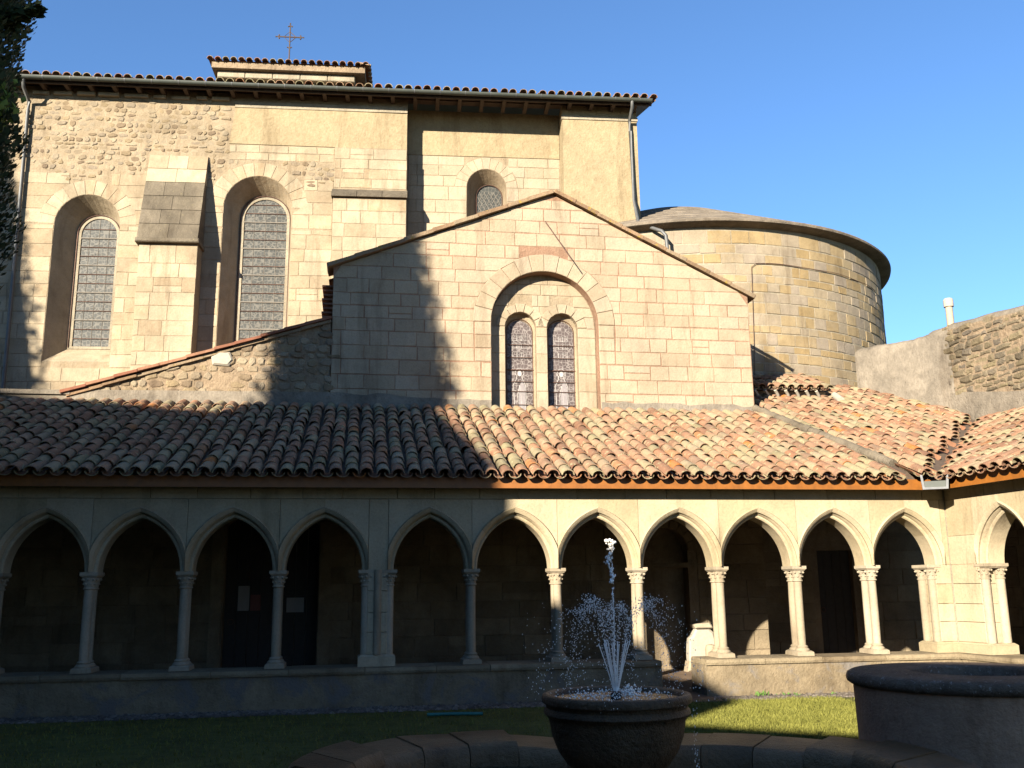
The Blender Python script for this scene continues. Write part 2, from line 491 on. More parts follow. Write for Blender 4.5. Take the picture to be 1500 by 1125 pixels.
def voussoirs(xc, zc, r0, r1, a0, a1, n, gap=0.012):
    out = []
    for i in range(n):
        t0 = a0 + (a1 - a0) * i / n
        t1 = a0 + (a1 - a0) * (i + 1) / n
        g0, g1 = gap / 2 / r0, gap / 2 / r1
        rr = r1 + rng.uniform(-0.02, 0.03)
        P = lambda r, t: (xc + r * math.cos(t), zc + r * math.sin(t))
        tm = (t0 + t1) / 2
        out.append([P(r0, t0 + g0), P(rr, t0 + g1), P(rr, tm), P(rr, t1 - g1), P(r0, t1 - g0), P(r0, tm)])
    return out

def rubble(mb, inside, x0, x1, z0, z1, y0, size=0.2, proud=(0.0, 0.03), r=rng):
    """irregular field stones"""
    z = z0
    while z < z1:
        h = size * r.uniform(0.5, 0.95)
        x = x0 + r.uniform(0, size)
        while x < x1:
            w = size * r.uniform(0.6, 1.7)
            mx, mz = x + w / 2, z + h / 2
            if inside(mx, mz) and r.random() < 0.9:
                n = 7
                p = []
                ph = r.uniform(0, 1)
                for i in range(n):
                    t = 2 * math.pi * (i + ph) / n
                    k = r.uniform(0.8, 1.02)
                    p.append((mx + w * 0.53 * k * abs(math.cos(t)) ** 0.7 * (1 if math.cos(t) > 0 else -1),
                              mz + h * 0.53 * k * abs(math.sin(t)) ** 0.7 * (1 if math.sin(t) > 0 else -1) + r.uniform(-.02, .02)))
                mb.block(p, y0 - r.uniform(*proud), y0 + 0.05, 0.02)
            x += w * r.uniform(0.98, 1.12)
        z += h * r.uniform(0.92, 1.05)
    return mb

# ------------------------------------------------------------------ ground
def pool_r(a):
    return 2.0 + 1.2 * abs(math.cos(3 * (a - R(53)))) ** 0.55
FX, FY = 0.62, 6.17
solo('lawn', MB().box(-90, 90, -60, 120, -0.4, 0.0), 'lawn', None, None, kind='structure')
solo('gallery_floor', MB().slab([(-9, 0.5), (14.2, 0.45), (19, 0.45), (19, 7.5), (-9, 7.5)], -0.1, 0.03), 'floor', None, None, FC, kind='structure')
solo('passage_floor', MB().box(9.17, 9.88, -0.75, 0.5, -0.05, 0.026), 'floor', None, None, FC, kind='structure')
solo('path', MB().slab([(-4, -0.62), (14.0, -0.55), (14.0, -0.1), (-4, -0.1)], -0.05, 0.012), 'pebble', None, None, FC, kind='structure')
pb = MB()
for i in range(3800):
    x, y = rng.uniform(-3.5, 13.8), rng.uniform(-0.64, -0.1)
    if 9.2 < x < 9.86:
        continue
    s = rng.uniform(0.014, 0.04)
    a = rng.uniform(0, 3)
    q = [(x + s * 1.3 * math.cos(a + t), y + s * math.sin(a + t)) for t in (0, 1.2, 2.3, 3.4, 4.6, 5.5)]
    z = 0.012 + s * rng.uniform(0.35, 0.8)
    pb.add([(px, py, 0.005) for px, py in q] + [(x, y, z)], [(k, (k + 1) % 6, 6) for k in range(6)])
solo('path_pebbles', pb, 'pebble', 'loose pebbles strewn along the foot of the parapet', 'pebbles', FC, smooth=60, kind='stuff')
# grass blades
vb, fb = [], []
WX, WY, WR = 4.4, 9.55, 1.16
def lawn_ok(x, y):
    d = FC.m.inverted() @ Vector((x, y, 0))
    if d.y > -0.58 + 0.05 * math.sin(x * 5) or d.x > 13.6:
        return False
    if math.hypot(x - WX, y - WY) < WR:
        return False
    a = math.atan2(y - FY, x - FX)
    return math.hypot(x - FX, y - FY) > pool_r(a) + 0.86
cnt = 0
while cnt < 90000:
    if rng.random() < 0.75:
        x, y = rng.uniform(0.8, 4.6), rng.uniform(8.4, 14.4)
    else:
        x, y = rng.uniform(-8, 7.5), rng.uniform(7.6, 14.6)
    if not lawn_ok(x, y):
        continue
    cnt += 1
    h = rng.uniform(0.015, 0.05)
    a = rng.uniform(0, math.pi)
    w = rng.uniform(0.003, 0.006)
    lx, ly = rng.gauss(0, 0.018), rng.gauss(0, 0.018)
    k = len(vb)
    vb += [(x - w * math.cos(a), y - w * math.sin(a), 0), (x + w * math.cos(a), y + w * math.sin(a), 0), (x + lx, y + ly, h)]
    fb.append((k, k + 1, k + 2))
g = MB(); g.v, g.f = vb, fb
solo('grass', g, 'grass', 'short mown grass of the cloister garden', 'grass', kind='stuff')

# ------------------------------------------------------------------ the long arcade
ZC, HW = 1.867, 0.42
arc = thing('cloister_arcade', 'long cream stone arcade of pointed arches on twin columns, half in shade', 'arcade', FC, (6.5, 0.2, 0))
COLS = [-2.5, -1.26, -0.03, 1.19, 2.45, 3.71, 6.45, 7.72, 8.965, 10.23, 11.48, 12.70]
BAYS = [(-2.5, -1.26), (-1.26, -0.03), (-0.03, 1.19), (1.19, 2.45), (2.45, 3.71), (3.71, 4.96), (5.24, 6.45), (6.45, 7.72),
        (7.72, 8.965), (8.965, 10.23), (10.23, 11.48), (11.48, 12.70), (12.70, 13.90)]
PROF = [(0.0, HW), (0.0, 0.125), (0.018, 0.105), (0.045, 0.105), (0.05, 0.075), (0.075, 0.045), (0.07, 0.012), (0.095, -0.012), (0.125, -0.032), (0.14, -0.012), (0.145, 0.02), (0.145, HW)]

def arch_stones(bays, parent, zs=ZC, rise=0.745, prof=PROF):
    for x0, x1 in bays:
        xc, half = (x0 + x1) / 2, (x1 - x0) / 2
        a = half - 0.085
        Rr = (a * a + rise * rise) / (2 * a)
        tmax = math.asin(min(1, rise / Rr))
        for side in (-1, 1):
            for q in range(2):
                mb = MB()
                n = 9
                t0, t1 = q / 2, (q + 1) / 2
                rows = []
                for i in range(n + 1):
                    t = t0 + (t1 - t0) * i / n
                    t = min(max(t, 0.0 + (0.0 if q == 0 else 0.0)), 1.0)
                    row = []
                    for ro, y in prof:
                        rr = Rr + ro
                        ta = math.acos((Rr - a) / rr) * t       # each fillet reaches the centre line at its own apex
                        px = (a - Rr) + rr * math.cos(ta)
                        pz = rr * math.sin(ta)
                        px = min(px, half - 0.001)
                        row.append((xc + side * px, y, zs + pz))
                    rows.append(row)
                m = len(prof)
                vs = [p for row in rows for p in row]
                fs = [(i * m + k, i * m + (k + 1) % m, (i + 1) * m + (k + 1) % m, (i + 1) * m + k) for i in range(n) for k in range(m)]
                fs += [tuple(range(m)), tuple(range(n * m, n * m + m))]
                mb.add(vs, fs)
                part('arch_stone', mb, 'arcade', parent, smooth=40)

def outer_arc(x0, x1, side, zs=ZC, rise=0.745, ro=0.12, n=10):
    """apex -> column line along the back of the arch ring"""
    xc, half = (x0 + x1) / 2, (x1 - x0) / 2
    a = half - 0.085
    Rr = (a * a + rise * rise) / (2 * a)
    rr = Rr + ro
    tm = math.acos((Rr - a) / rr)
    tc = math.acos(min(1, (half + Rr - a) / rr)) if (half + Rr - a) < rr else 0
    return [(xc + side * ((a - Rr) + rr * math.cos(tm + (tc - tm) * i / n)), zs + rr * math.sin(tm + (tc - tm) * i / n)) for i in range(n + 1)]

ZT = 2.87
def spandrels(bays, parent, ends=None):
    for i, (x0, x1) in enumerate(bays):
        for side in (-1, 1):
            arcp = outer_arc(x0, x1, side)
            xe = x1 if side > 0 else x0
            poly = [((x0 + x1) / 2, ZT)] + arcp + [(xe, arcp[-1][1]), (xe, ZT)]
            poly = [(px - side * 0.003 if abs(px - xe) < 0.003 else px, pz) for px, pz in poly]
            mb = MB().prism(poly, 0.001, HW - 0.004)
            part('spandrel_stone', mb, 'arcade', parent)
arch_stones(BAYS, arc)
spandrels(BAYS, arc)
x = -2.5
while x < 13.9:
    w = rng.uniform(0.5, 0.95)
    x2 = min(x + w, 13.985)
    if 13.985 - x2 < 0.3:
        x2 = 13.985
    part('course_stone', MB().block([(x + 0.003, ZT + 0.005), (x2 - 0.003, ZT + 0.005), (x2 - 0.003, 3.16), (x + 0.003, 3.16)], rng.uniform(-0.002, 0.003), HW, 0.004), 'arcade', arc)
    x = x2
part('wall_head', MB().box(-2.5, 13.98, 0.03, HW - 0.02, 3.163, 3.33), 'cream_mortar', arc)

def ring(mb, c, rx, ry, z0, z1, rx1=None, ry1=None, seg=4):
    rx1, ry1 = rx1 or rx, ry1 or ry
    vs = [(c[0] - rx, c[1] - ry, z0), (c[0] + rx, c[1] - ry, z0), (c[0] + rx, c[1] + ry, z0), (c[0] - rx, c[1] + ry, z0),
          (c[0] - rx1, c[1] - ry1, z1), (c[0] + rx1, c[1] - ry1, z1), (c[0] + rx1, c[1] + ry1, z1), (c[0] - rx1, c[1] + ry1, z1)]
    return mb.add(vs, [(0, 3, 2, 1), (4, 5, 6, 7), (0, 1, 5, 4), (1, 2, 6, 5), (2, 3, 7, 6), (3, 0, 4, 7)])

def capital_mesh(mb, x, ys, top=ZC, ab=0.118, r=0.06):
    ym = sum(ys) / len(ys)
    hy = (max(ys) - min(ys)) / 2
    ring(mb, (x, ym), ab, hy + ab - 0.035, top - 0.045, top)
    ring(mb, (x, ym), ab - 0.025, hy + ab - 0.06, top - 0.072, top - 0.046, ab - 0.004, hy + ab - 0.039)
    for y in ys:
        mb.lathe([(r + 0.002, top - 0.235), (r + 0.018, top - 0.228), (r + 0.018, top - 0.212), (r + 0.004, top - 0.205), (r + 0.012, top - 0.16), (r + 0.026, top - 0.10), (r + 0.036, top - 0.074)], (x, y), 16)
        for k in range(8):          # crocket leaves
            t = math.pi / 4 * k
            for zz, ro, s in ((top - 0.098, 0.034, 0.020), (top - 0.158, 0.016, 0.015)):
                t2 = t + (0.39 if zz < top - 0.12 else 0)
                mb.lathe([(0.001, -s), (s * 0.8, -s * 0.5), (s, 0), (s * 0.7, s * 0.6), (0.001, s)], (x + (r + ro) * math.cos(t2), y + (r + ro) * math.sin(t2), zz), 6)

def base_mesh(mb, x, ys, bot, r=0.06):
    ym = sum(ys) / len(ys)
    hy = (max(ys) - min(ys)) / 2
    ring(mb, (x, ym), 0.135, hy + 0.115, bot, bot + 0.055, 0.13, hy + 0.11)
    ring(mb, (x, ym), 0.13, hy + 0.11, bot + 0.055, bot + 0.075, 0.10, hy + 0.08)
    for y in ys:
        mb.lathe([(r + 0.045, bot + 0.06), (r + 0.05, bot + 0.085), (r + 0.035, bot + 0.105), (r + 0.02, bot + 0.115), (r + 0.028, bot + 0.135), (r + 0.004, bot + 0.155)], (x, y), 16)

def column(x, ys, parent, zb=0.54, r=0.06):
    sh = MB()
    lean = rng.uniform(-0.006, 0.006)
    for y in ys:
        rows = 6
        vs, fs = [], []
        for i in range(rows + 1):
            z = zb + 0.15 + (ZC - 0.23 - zb - 0.15) * i / rows
            for k in range(18):
                t = 2 * math.pi * k / 18
                rr = r * (1.0 + 0.03 * math.sin(math.pi * i / rows))
                vs.append((x + rr * math.cos(t) + lean * math.sin(math.pi * i / rows), y + rr * math.sin(t), z))
        for i in range(rows):
            fs += [(i * 18 + k, i * 18 + (k + 1) % 18, (i + 1) * 18 + (k + 1) % 18, (i + 1) * 18 + k) for k in range(18)]
        sh.add(vs, fs)
    c = part('column', sh, 'column', parent, smooth=60)
    mb = MB(); capital_mesh(mb, x, ys, r=r)
    part('capital', mb, 'column', c, smooth=45)
    mb = MB(); base_mesh(mb, x, ys, zb, r)
    part('base', mb, 'column', c, smooth=45)
YS = (0.105, 0.31)
for x in COLS:
    column(x, YS, arc)

def pier(x0, x1, parent, zb=0.54, ends=(True, True), y0=0.0):
    """rectangular pier with engaged colonnettes on its arch sides"""
    z = zb + 0.16
    xa, xb = x0 + (0.1 if ends[0] else 0), x1 - (0.1 if ends[1] else 0)
    k = 0
    hs = [0.30, 0.27, 0.30, 0.30]
    while z < ZC - 0.05:
        h = min(hs[k % 4], ZC - z)
        if ZC - z - h < 0.12:
            h = ZC - z
        part('pier_block', MB().block([(xa, z + .003), (xb, z + .003), (xb, z + h - .003), (xa, z + h - .003)], y0 + rng.uniform(0.0, 0.004), HW, 0.006), 'arcade', parent)
        z += h
        k += 1
    pl = MB().box(x0 - 0.02, x1 + 0.02, y0 - 0.045, HW + 0.03, zb, zb + 0.13)
    ring(pl, ((x0 + x1) / 2, (y0 + HW) / 2), (x1 - x0) / 2 + 0.02, HW / 2 + 0.03, zb + 0.131, zb + 0.16, (x1 - x0) / 2 - 0.03, HW / 2)
    part('plinth', pl, 'arcade', parent)
    for flag, xx in ((ends[0], x0 + 0.08), (ends[1], x1 - 0.08)):
        if flag:
            c = MB()
            for y in (0.075, 0.34):
                c.lathe([(0.068, zb + 0.16), (0.068, ZC - 0.22)], (xx, y), 14)
            cc = part('colonnette', c, 'column', parent, smooth=60)
            mb = MB(); capital_mesh(mb, xx, (0.075, 0.34), r=0.062, ab=0.115)
            part('capital', mb, 'column', cc, smooth=45)
pier(4.86, 5.34, arc)
part('pier_shaft', MB().lathe([(0.055, 0.7), (0.055, ZC - 0.0)], (5.10, 0.01), 14), 'column', arc, smooth=60)
part('pier_head', MB().prism([(4.964, ZC), (5.236, ZC), (5.236, ZT - 0.002), (4.964, ZT - 0.002)], 0.001, HW - 0.003), 'arcade', arc)
pier(13.62, 13.985, arc, ends=(True, False))
part('pier_head', MB().prism([(13.904, ZC), (13.985, ZC), (13.985, ZT - 0.002), (13.904, ZT - 0.002)], 0.001, HW - 0.003), 'arcade', arc)

def parapet(x0, x1, parent):
    mb = MB()
    n = max(4, int((x1 - x0) / 0.25))
    rows = [(-0.12, 0.0), (-0.115, 0.15), (-0.10, 0.32), (-0.095, 0.45)]
    vs, fs = [], []
    for i in range(n + 1):
        xx = x0 + (x1 - x0) * i / n
        for y, z in rows:
            vs.append((xx, y + rng.uniform(-0.008, 0.008), z))
        vs.append((xx, 0.52, 0.45)); vs.append((xx, 0.54, 0.0))
    m = len(rows) + 2
    for i in range(n):
        fs += [(i * m + k, (i + 1) * m + k, (i + 1) * m + (k + 1) % m, i * m + (k + 1) % m) for k in range(m)]
    fs += [tuple(range(m)), tuple(range(n * m, n * m + m))]
    mb.add(vs, fs)
    part('parapet_wall', mb, 'parapet', parent, smooth=50)
    x = x0
    while x < x1 - 0.01:
        x2 = min(x + rng.uniform(0.7, 1.3), x1)
        if x1 - x2 < 0.4:
            x2 = x1
        mb = MB()
        dz = rng.uniform(-0.008, 0.002)
        prof = [(-0.125, 0.452), (-0.135, 0.485), (-0.125, 0.525), (-0.09, 0.538 + dz), (0.5, 0.54 + dz), (0.545, 0.51), (0.55, 0.452)]
        k = len(prof)
        jx = rng.uniform(-0.008, 0.008)
        vs = [(x + 0.004, y + jx, z) for y, z in prof] + [(x2 - 0.004, y + jx, z) for y, z in prof]
        mb.add(vs, [(i, (i + 1) % k, (i + 1) % k + k, i + k) for i in range(k)] + [tuple(range(k)), tuple(range(k, 2 * k))])
        part('coping_stone', mb, 'coping', parent)
        x = x2
parapet(-4.0, 9.20, arc)
parapet(9.86, 14.13, arc)

# ------------------------------------------------------------------ short arcade round the corner
ea = thing('cloister_arcade', 'short lit arcade turning the corner behind the big round well', 'arcade', FE, (1.5, 0.2, 0))
EB = [(0.58, 1.72), (1.72, 2.92), (2.92, 4.12)]
arch_stones(EB, ea)
spandrels(EB, ea)
for x in (1.72, 2.92, 4.12):
    column(x, YS, ea)
pier(0.004, 0.70, ea, ends=(False, True), y0=0.0)
part('pier_head', MB().prism([(0.004, ZC), (0.576, ZC), (0.576, 2.30), (0.004, 2.30)], 0.001, HW), 'arcade', ea)
part('pier_head', MB().prism([(0.004, 2.305), (0.576, 2.305), (0.576, ZT - 0.002), (0.004, ZT - 0.002)], 0.002, HW), 'arcade', ea)
x = 0.004
while x < 4.1:
    x2 = min(x + rng.uniform(0.55, 0.9), 4.12)
    part('course_stone', MB().block([(x + 0.003, ZT + 0.005), (x2 - 0.003, ZT + 0.005), (x2 - 0.003, 3.16), (x + 0.003, 3.16)], rng.uniform(-0.002, 0.003), HW, 0.004), 'arcade', ea)
    x = x2
part('wall_head', MB().box(0.0, 4.1, 0.03, HW - 0.02, 3.163, 3.33), 'cream_mortar', ea)
parapet(0.13, 5.2, ea)

part('corner_mortar', MB().box(13.9, 14.03, 0.012, 0.40, 0.55, 3.2), 'white_mortar', arc)
# ------------------------------------------------------------------ roof tiles
SL = 0.407
ANG = math.atan(SL)
def tile_mesh(name, mat, L=0.43, r0=0.096, r1=0.083, th=0.012, seg=7):
    """tapered half-round tile, wide end at y = 0"""
    vs, fs = [], []
    for y, r in ((0, r0), (L, r1)):
        for rr in (r, r - th):
            for k in range(seg + 1):
                t = math.pi * k / seg
                vs.append((rr * math.cos(t), y, rr * math.sin(t) * 0.88))
    n = seg + 1
    for k in range(seg):
        fs += [(k, k + 1, 2 * n + k + 1, 2 * n + k), (n + k, n + k + 1, 3 * n + k + 1, 3 * n + k), (k, k + 1, n + k + 1, n + k), (2 * n + k, 2 * n + k + 1, 3 * n + k + 1, 3 * n + k)]
    return vs, fs, raw_mesh(name, vs, fs, mat, 50)
TV, TF, TM = tile_mesh('tile', 'tile')
PANM = raw_mesh('pan_tile', [(v[0] * 0.95, v[1], -v[2] * 0.8) for v in TV], TF, 'tile', 50)

def tmat(x, y, z, slope=ANG, lift=0.035, jz=0.0, dx=0.0):
    return Matrix.Translation((x + dx, y, z)) @ Matrix.Rotation(slope - lift, 4, 'X') @ Matrix.Rotation(jz, 4, 'Z')

def tiled(root, spots, keep, pans_eave):
    """spots: tile seats in frame coordinates; the ones nearest the garden become single parts, the others one mass"""
    b = BASE[root.name]
    mw = Matrix.Translation(root.location) @ Matrix.Rotation(root.rotation_euler.z, 4, 'Z') @ Matrix.Translation(-b)
    mw = root.matrix_world @ Matrix.Translation(-b)
    mats = []
    for x, y, z, sl in spots:
        mats.append(tmat(x, y, z + rng.uniform(-0.008, 0.012), sl, 0.036 + rng.gauss(0, 0.010), rng.gauss(0, 0.035), rng.gauss(0, 0.009)))
    order = sorted(range(len(mats)), key=lambda i: ((mw @ mats[i].translation) - EYE).length)
    mass = MB()
    for n, i in enumerate(order):
        if n < keep:
            o = bpy.data.objects.new('tile', TM)
            col.objects.link(o)
            o.parent = root
            o.matrix_local = Matrix.Translation(-b) @ mats[i]
        else:
            s = rng.uniform(0.95, 1.05)
            mass.add([mats[i] @ Vector((v[0] * s, v[1], v[2])) for v in TV], TF)
    if mass.v:
        part('tile_mass', mass, 'tile_isl', root, smooth=50, kind='stuff')
    for x, y, z, sl in pans_eave:
        o = bpy.data.objects.new('pan_tile', PANM)
        col.objects.link(o)
        o.parent = root
        o.matrix_local = Matrix.Translation(-b) @ tmat(x, y, z, sl, 0.03, rng.gauss(0, 0.02), rng.gauss(0, 0.006))

def pan_sheet(root, cols, y0, y1, zf, clip=None):
    mb = MB()
    for x in cols:
        n = 16
        k = len(mb.v)
        rows = []
        for i in range(n + 1):
            y = y0 + (y1 - y0) * i / n
            if clip and not clip(x, y):
                continue
            rows.append(y)
        if len(rows) < 2:
            continue
        ya, yb = rows[0], rows[-1]
        vs = []
        for y in (ya, yb):
            for j in range(6):
                t = math.pi * j / 5
                vs.append((x - 0.1 * math.cos(t), y, zf(y) + 0.055 - 0.075 * math.sin(t)))
        mb.add(vs, [(j, j + 1, j + 7, j + 6) for j in range(5)])
    part('pan_tile_mass', mb, 'tile_pan', root, smooth=60, kind='stuff')

EV, ZE = -0.49, 3.342       # tile eave line; plane height at y = 0
PT, ROW = 0.222, 0.335
CE = FE.m.inverted() @ FC.m
def n_east(x, y):
    return (CE @ Vector((x, y, 0))).y
rf = thing('tile_roof', 'long terracotta barrel tile roof over the main gallery, left half in shade', 'roof', FC, (6.5, 2.0, 3.3))
zf = lambda y: ZE + SL * y
part('roof_deck', MB().slab([(-3.4, -0.26), (13.78, -0.26), (15.9, 2.1), (13.0, 4.0), (-3.4, 4.02)], lambda x, y: zf(y) - 0.075, lambda x, y: zf(y) - 0.012), 'ceiling', rf)
def verge_x(y):
    return 13.2 - 0.55 * y / 4.0
spots, pans, pcols = [], [], []
nc = int((13.3 + 3.3) / PT)
for c in range(nc):
    x = -3.3 + PT * c
    k = 0
    while True:
        y = EV + k * ROW * math.cos(ANG)
        if y > 3.72:
            break
        if x < verge_x(y) - 0.02:
            spots.append((x, y, zf(y) + 0.035, ANG))
        k += 1
    pcols.append(x + PT / 2)
    if x + PT / 2 < 13.25:
        pans.append((x + PT / 2, EV + 0.03, zf(EV) + 0.052, ANG))
tiled(rf, spots, 300, pans)
pan_sheet(rf, pcols, EV + 0.06, 3.98, zf, lambda x, y: x < verge_x(y))
part('fascia_board', MB().box(-3.4, 13.72, -0.300, -0.276, 3.005, 3.165), 'fascia', rf)
part('soffit_board', MB().slab([(-3.4, -0.275), (13.75, -0.275), (13.9, -0.001), (-3.4, -0.001)], 3.04, 3.075), 'wood_dark', rf)
mb = MB()
n = 26
for i in range(n):
    t0, t1 = i / n, (i + 0.98) / n
    for t in ((t0 + t1) / 2,):
        y = 4.0 - t * 3.95
        mb.tube([(verge_x(4 - t0 * 3.95) + 0.02, 4 - t0 * 3.95, zf(4 - t0 * 3.95) + 0.09 + rng.uniform(-.01, .01)), (verge_x(4 - t1 * 3.95) + 0.02, 4 - t1 * 3.95, zf(4 - t1 * 3.95) + 0.085)], [0.085 + rng.uniform(-.012, .012), 0.085 + rng.uniform(-.012, .012)], 8)
part('verge_mortar', mb, 'grey_stone', rf, smooth=60)

rc = thing('tile_roof', 'lit corner slope of barrel tiles between apse and valley gutter', 'roof', FC, (15, 2.5, 3.4))
RAISE = 0.06
zg = lambda y: ZE + RAISE + SL * y
AX, AY = 4.71, 27.0
def apse_d(x, y):
    p = FC.w(x, y)
    return math.hypot(p.x - AX, p.y - AY)
part('roof_deck', MB().slab([(13.1, -0.24), (13.8, -0.24), (17.2, 3.35), (16.9, 4.5), (16.4, 5.9), (15.7, 7.0), (12.7, 6.3), (12.72, 4.0)], lambda x, y: zg(y) - 0.075, lambda x, y: zg(y) - 0.012), 'ceiling', rc)
def wall_line(y):
    return 16.45 + (5.75 - y) * 0.395
spots, pans, pcols = [], [], []
x = 13.22
while x < 17.6:
    k = 0
    while True:
        y = EV + k * ROW * math.cos(ANG)
        if y > 6.6:
            break
        k += 1
        if x < verge_x(max(0, min(4, y))) + 0.06 and y < 4.0:
            continue
        if y > 3.9 and x < 12.78:
            continue
        if n_east(x, y) > y - 0.07 or x > wall_line(y) or apse_d(x, y) < 5.95:
            continue
        spots.append((x, y, zg(y) + 0.035, ANG))
    pcols.append(x + PT / 2)
    if x < 13.6:
        pans.append((x + PT / 2, EV + 0.03, zg(EV) + 0.052, ANG))
    x += PT
x = 13.22 - PT
while x > 12.8:
    k = 0
    while True:
        y = EV + k * ROW * math.cos(ANG)
        if y > 6.6:
            break
        k += 1
        if x < verge_x(max(0, min(4, y))) + 0.06 or (y > 3.9 and x < 12.78) or apse_d(x, y) < 5.95:
            continue
        spots.append((x, y, zg(y) + 0.035, ANG))
    pcols.append(x + PT / 2)
    x -= PT
tiled(rc, spots, 300, pans)
pan_sheet(rc, pcols, EV + 0.06, 6.5, zg, lambda x, y: x > verge_x(max(0, min(4, y))) and n_east(x, y) < y - 0.05 and x < wall_line(y) and apse_d(x, y) > 5.8)

re_ = thing('tile_roof', 'barrel tile roof of the short gallery below the ruined wall', 'roof', FE, (1.0, 1.6, 3.3))
CI = CE.inverted()
def n_main(x, y):
    return (CI @ Vector((x, y, 0))).y
part('roof_deck', MB().slab([(-0.1, -0.26), (6, -0.26), (6, 3.5), (-3.1, 3.5)], lambda x, y: zf(y) - 0.075, lambda x, y: zf(y) - 0.012), 'ceiling', re_)
spots, pans, pcols = [], [], []
x = -3.4
while x < 4.2:
    k = 0
    while True:
        y = EV + k * ROW * math.cos(ANG)
        if y > 3.25:
            break
        k += 1
        if n_main(x, y) > y - 0.09:
            continue
        spots.append((x, y, zf(y) + 0.035, ANG))
    pcols.append(x + PT / 2)
    if x > 0.3:
        pans.append((x + PT / 2, EV + 0.03, zf(EV) + 0.052, ANG))
    x += PT
tiled(re_, spots, 300, pans)
pan_sheet(re_, pcols, EV + 0.06, 3.5, zf, lambda x, y: n_main(x, y) < y - 0.03)
part('fascia_board', MB().box(0.3, 6, -0.300, -0.276, 3.005, 3.165), 'fascia', re_)
part('soffit_board', MB().slab([(0.25, -0.275), (6, -0.275), (6, -0.001), (0.1, -0.001)], 3.04, 3.075), 'wood_dark', re_)
mb = MB()
pts = [(3.9 - 0.19 * i, 0.9 + 0.07 * i + 0.02 * math.sin(i * 2.1)) for i in range(18)]
mb.tube([(a, b, zf(b) + 0.13) for a, b in pts], 0.055, 7)
part('ridge_mortar', mb, 'grey_stone', re_, smooth=60)

# valley spout
sp = thing('rain_spout', 'bent zinc valley spout jutting from the inner roof corner', 'spout', FC, (13.75, -0.45, 3.05))
cdir = Vector((-0.50, -0.87, 0)).normalized()
mb = MB()
c0 = Vector((13.74, -0.16, 0))
sd = Vector((-cdir.y, cdir.x, 0))
def sect(d, w, zb_, zt, inset):
    q = []
    for s_, z in ((-1.12, zt), (-1.0, zb_), (1.0, zb_), (1.12, zt)):
        k = (abs(s_) * w - inset) * (1 if s_ > 0 else -1)
        p = c0 + cdir * d + sd * k
        q.append((p.x, p.y, z + (inset if z == zb_ else 0)))
    return q
secs = [sect(0.0, 0.17, 3.04, 3.26, 0), sect(0.52, 0.18, 2.985, 3.21, 0), sect(0.52, 0.18, 2.985, 3.21, 0.032), sect(0.0, 0.17, 3.04, 3.26, 0.032)]
vs = [p for q in secs for p in q]
fs = [(b_ * 4 + k, b_ * 4 + k + 1, b_ * 4 + 5 + k, b_ * 4 + 4 + k) for b_ in range(3) for k in range(3)]
fs += [(0, 4, 8, 12), (3, 7, 11, 15)]
mb.add(vs, fs)
part('trough', mb, 'zinc', sp)
q0, q1 = sect(0.47, 0.178, 2.99, 3.115, 0.015), sect(0.455, 0.178, 2.99, 3.115, 0.015)
part('front_lip', MB().add(q0 + q1, [(0, 1, 2, 3), (4, 7, 6, 5), (0, 3, 7, 4), (0, 4, 5, 1), (2, 6, 7, 3), (1, 5, 6, 2)]), 'gutter', sp)
mb = MB()
vl = [(13.75 + 0.97 * d * 0.985, -0.3 + d) for d in (0, 0.8, 1.8, 2.8, 3.75)]
va, vs = [], []
for a, b in vl:
    for o_, dz in ((-0.14, 0.03), (0, -0.03), (0.14, 0.03)):
        vs.append((a + o_, b - o_, zf(b) + dz + 0.01))
mb.add(vs, [(i * 3 + k, i * 3 + k + 1, i * 3 + 4 + k, i * 3 + 3 + k) for i in range(4) for k in range(2)])
part('valley_sheet', mb, 'zinc', sp)

# ------------------------------------------------------------------ back wall of the short gallery
ew = thing('gallery_wall', 'inner stone wall of the short gallery seen through its corner arch', 'wall', FE, (3, 3.5, 0))
part('bedding', MB().box(-4.4, 14, 3.515, 3.9, -0.1, 4.35), 'gallery_back', ew)
lay(courses(lambda z: [(-3.4, 2.6)], 0.04, 3.4, (0.30, 0.40), (0.5, 0.95), 0.016), 3.5, 0.02, 'gallery', ew)
# ------------------------------------------------------------------ gallery back wall
gw = thing('gallery_wall', 'dim inner stone wall of the gallery behind the arches', 'wall', FC, (6, 4.0, 0))
doorL = [(2.45, 0.03), (2.45, 2.75), (2.8, 3.02), (3.28, 3.12), (3.76, 3.02), (4.10, 2.75), (4.10, 0.03)]
niche = arch_loop(10.66, 0.44, 0.031, 2.25, 12)
part('bedding', MB().wall([(-4.2, -0.1), (12.66, -0.1), (12.66, 4.86), (-4.2, 4.86)], [doorL, niche], 4.015, 4.38), 'gallery_back', gw)
part('bedding', MB().wall([(12.1, -0.1), (18.5, -0.1), (18.5, 5.4), (12.1, 5.4)], [[(14.55, 0.04), (14.55, 2.3), (15.35, 2.3), (15.35, 0.04)]], 5.615, 5.9), 'gallery_back', gw)
part('return_wall', MB().box(12.3, 12.655, 4.39, 5.6, 0, 5.2), 'gallery_back', gw)
def gi(z):
    cuts = []
    if z < 3.16:
        cuts.append((2.25, 4.30))
    if z < 2.9:
        hw = 0.62 if z < 2.25 else math.sqrt(max(0.0, 0.62 ** 2 - (z - 2.25) ** 2)) or 0
        if hw > 0.05:
            cuts.append((10.66 - hw, 10.66 + hw))
    xs, out = -1.6, []
    for a, b in cuts:
        out.append((xs, a)); xs = b
    out.append((xs, 12.66))
    return out
lay(courses(gi, 0.04, 3.6, (0.30, 0.40), (0.5, 0.95), 0.016), 4.0, 0.02, 'gallery', gw)
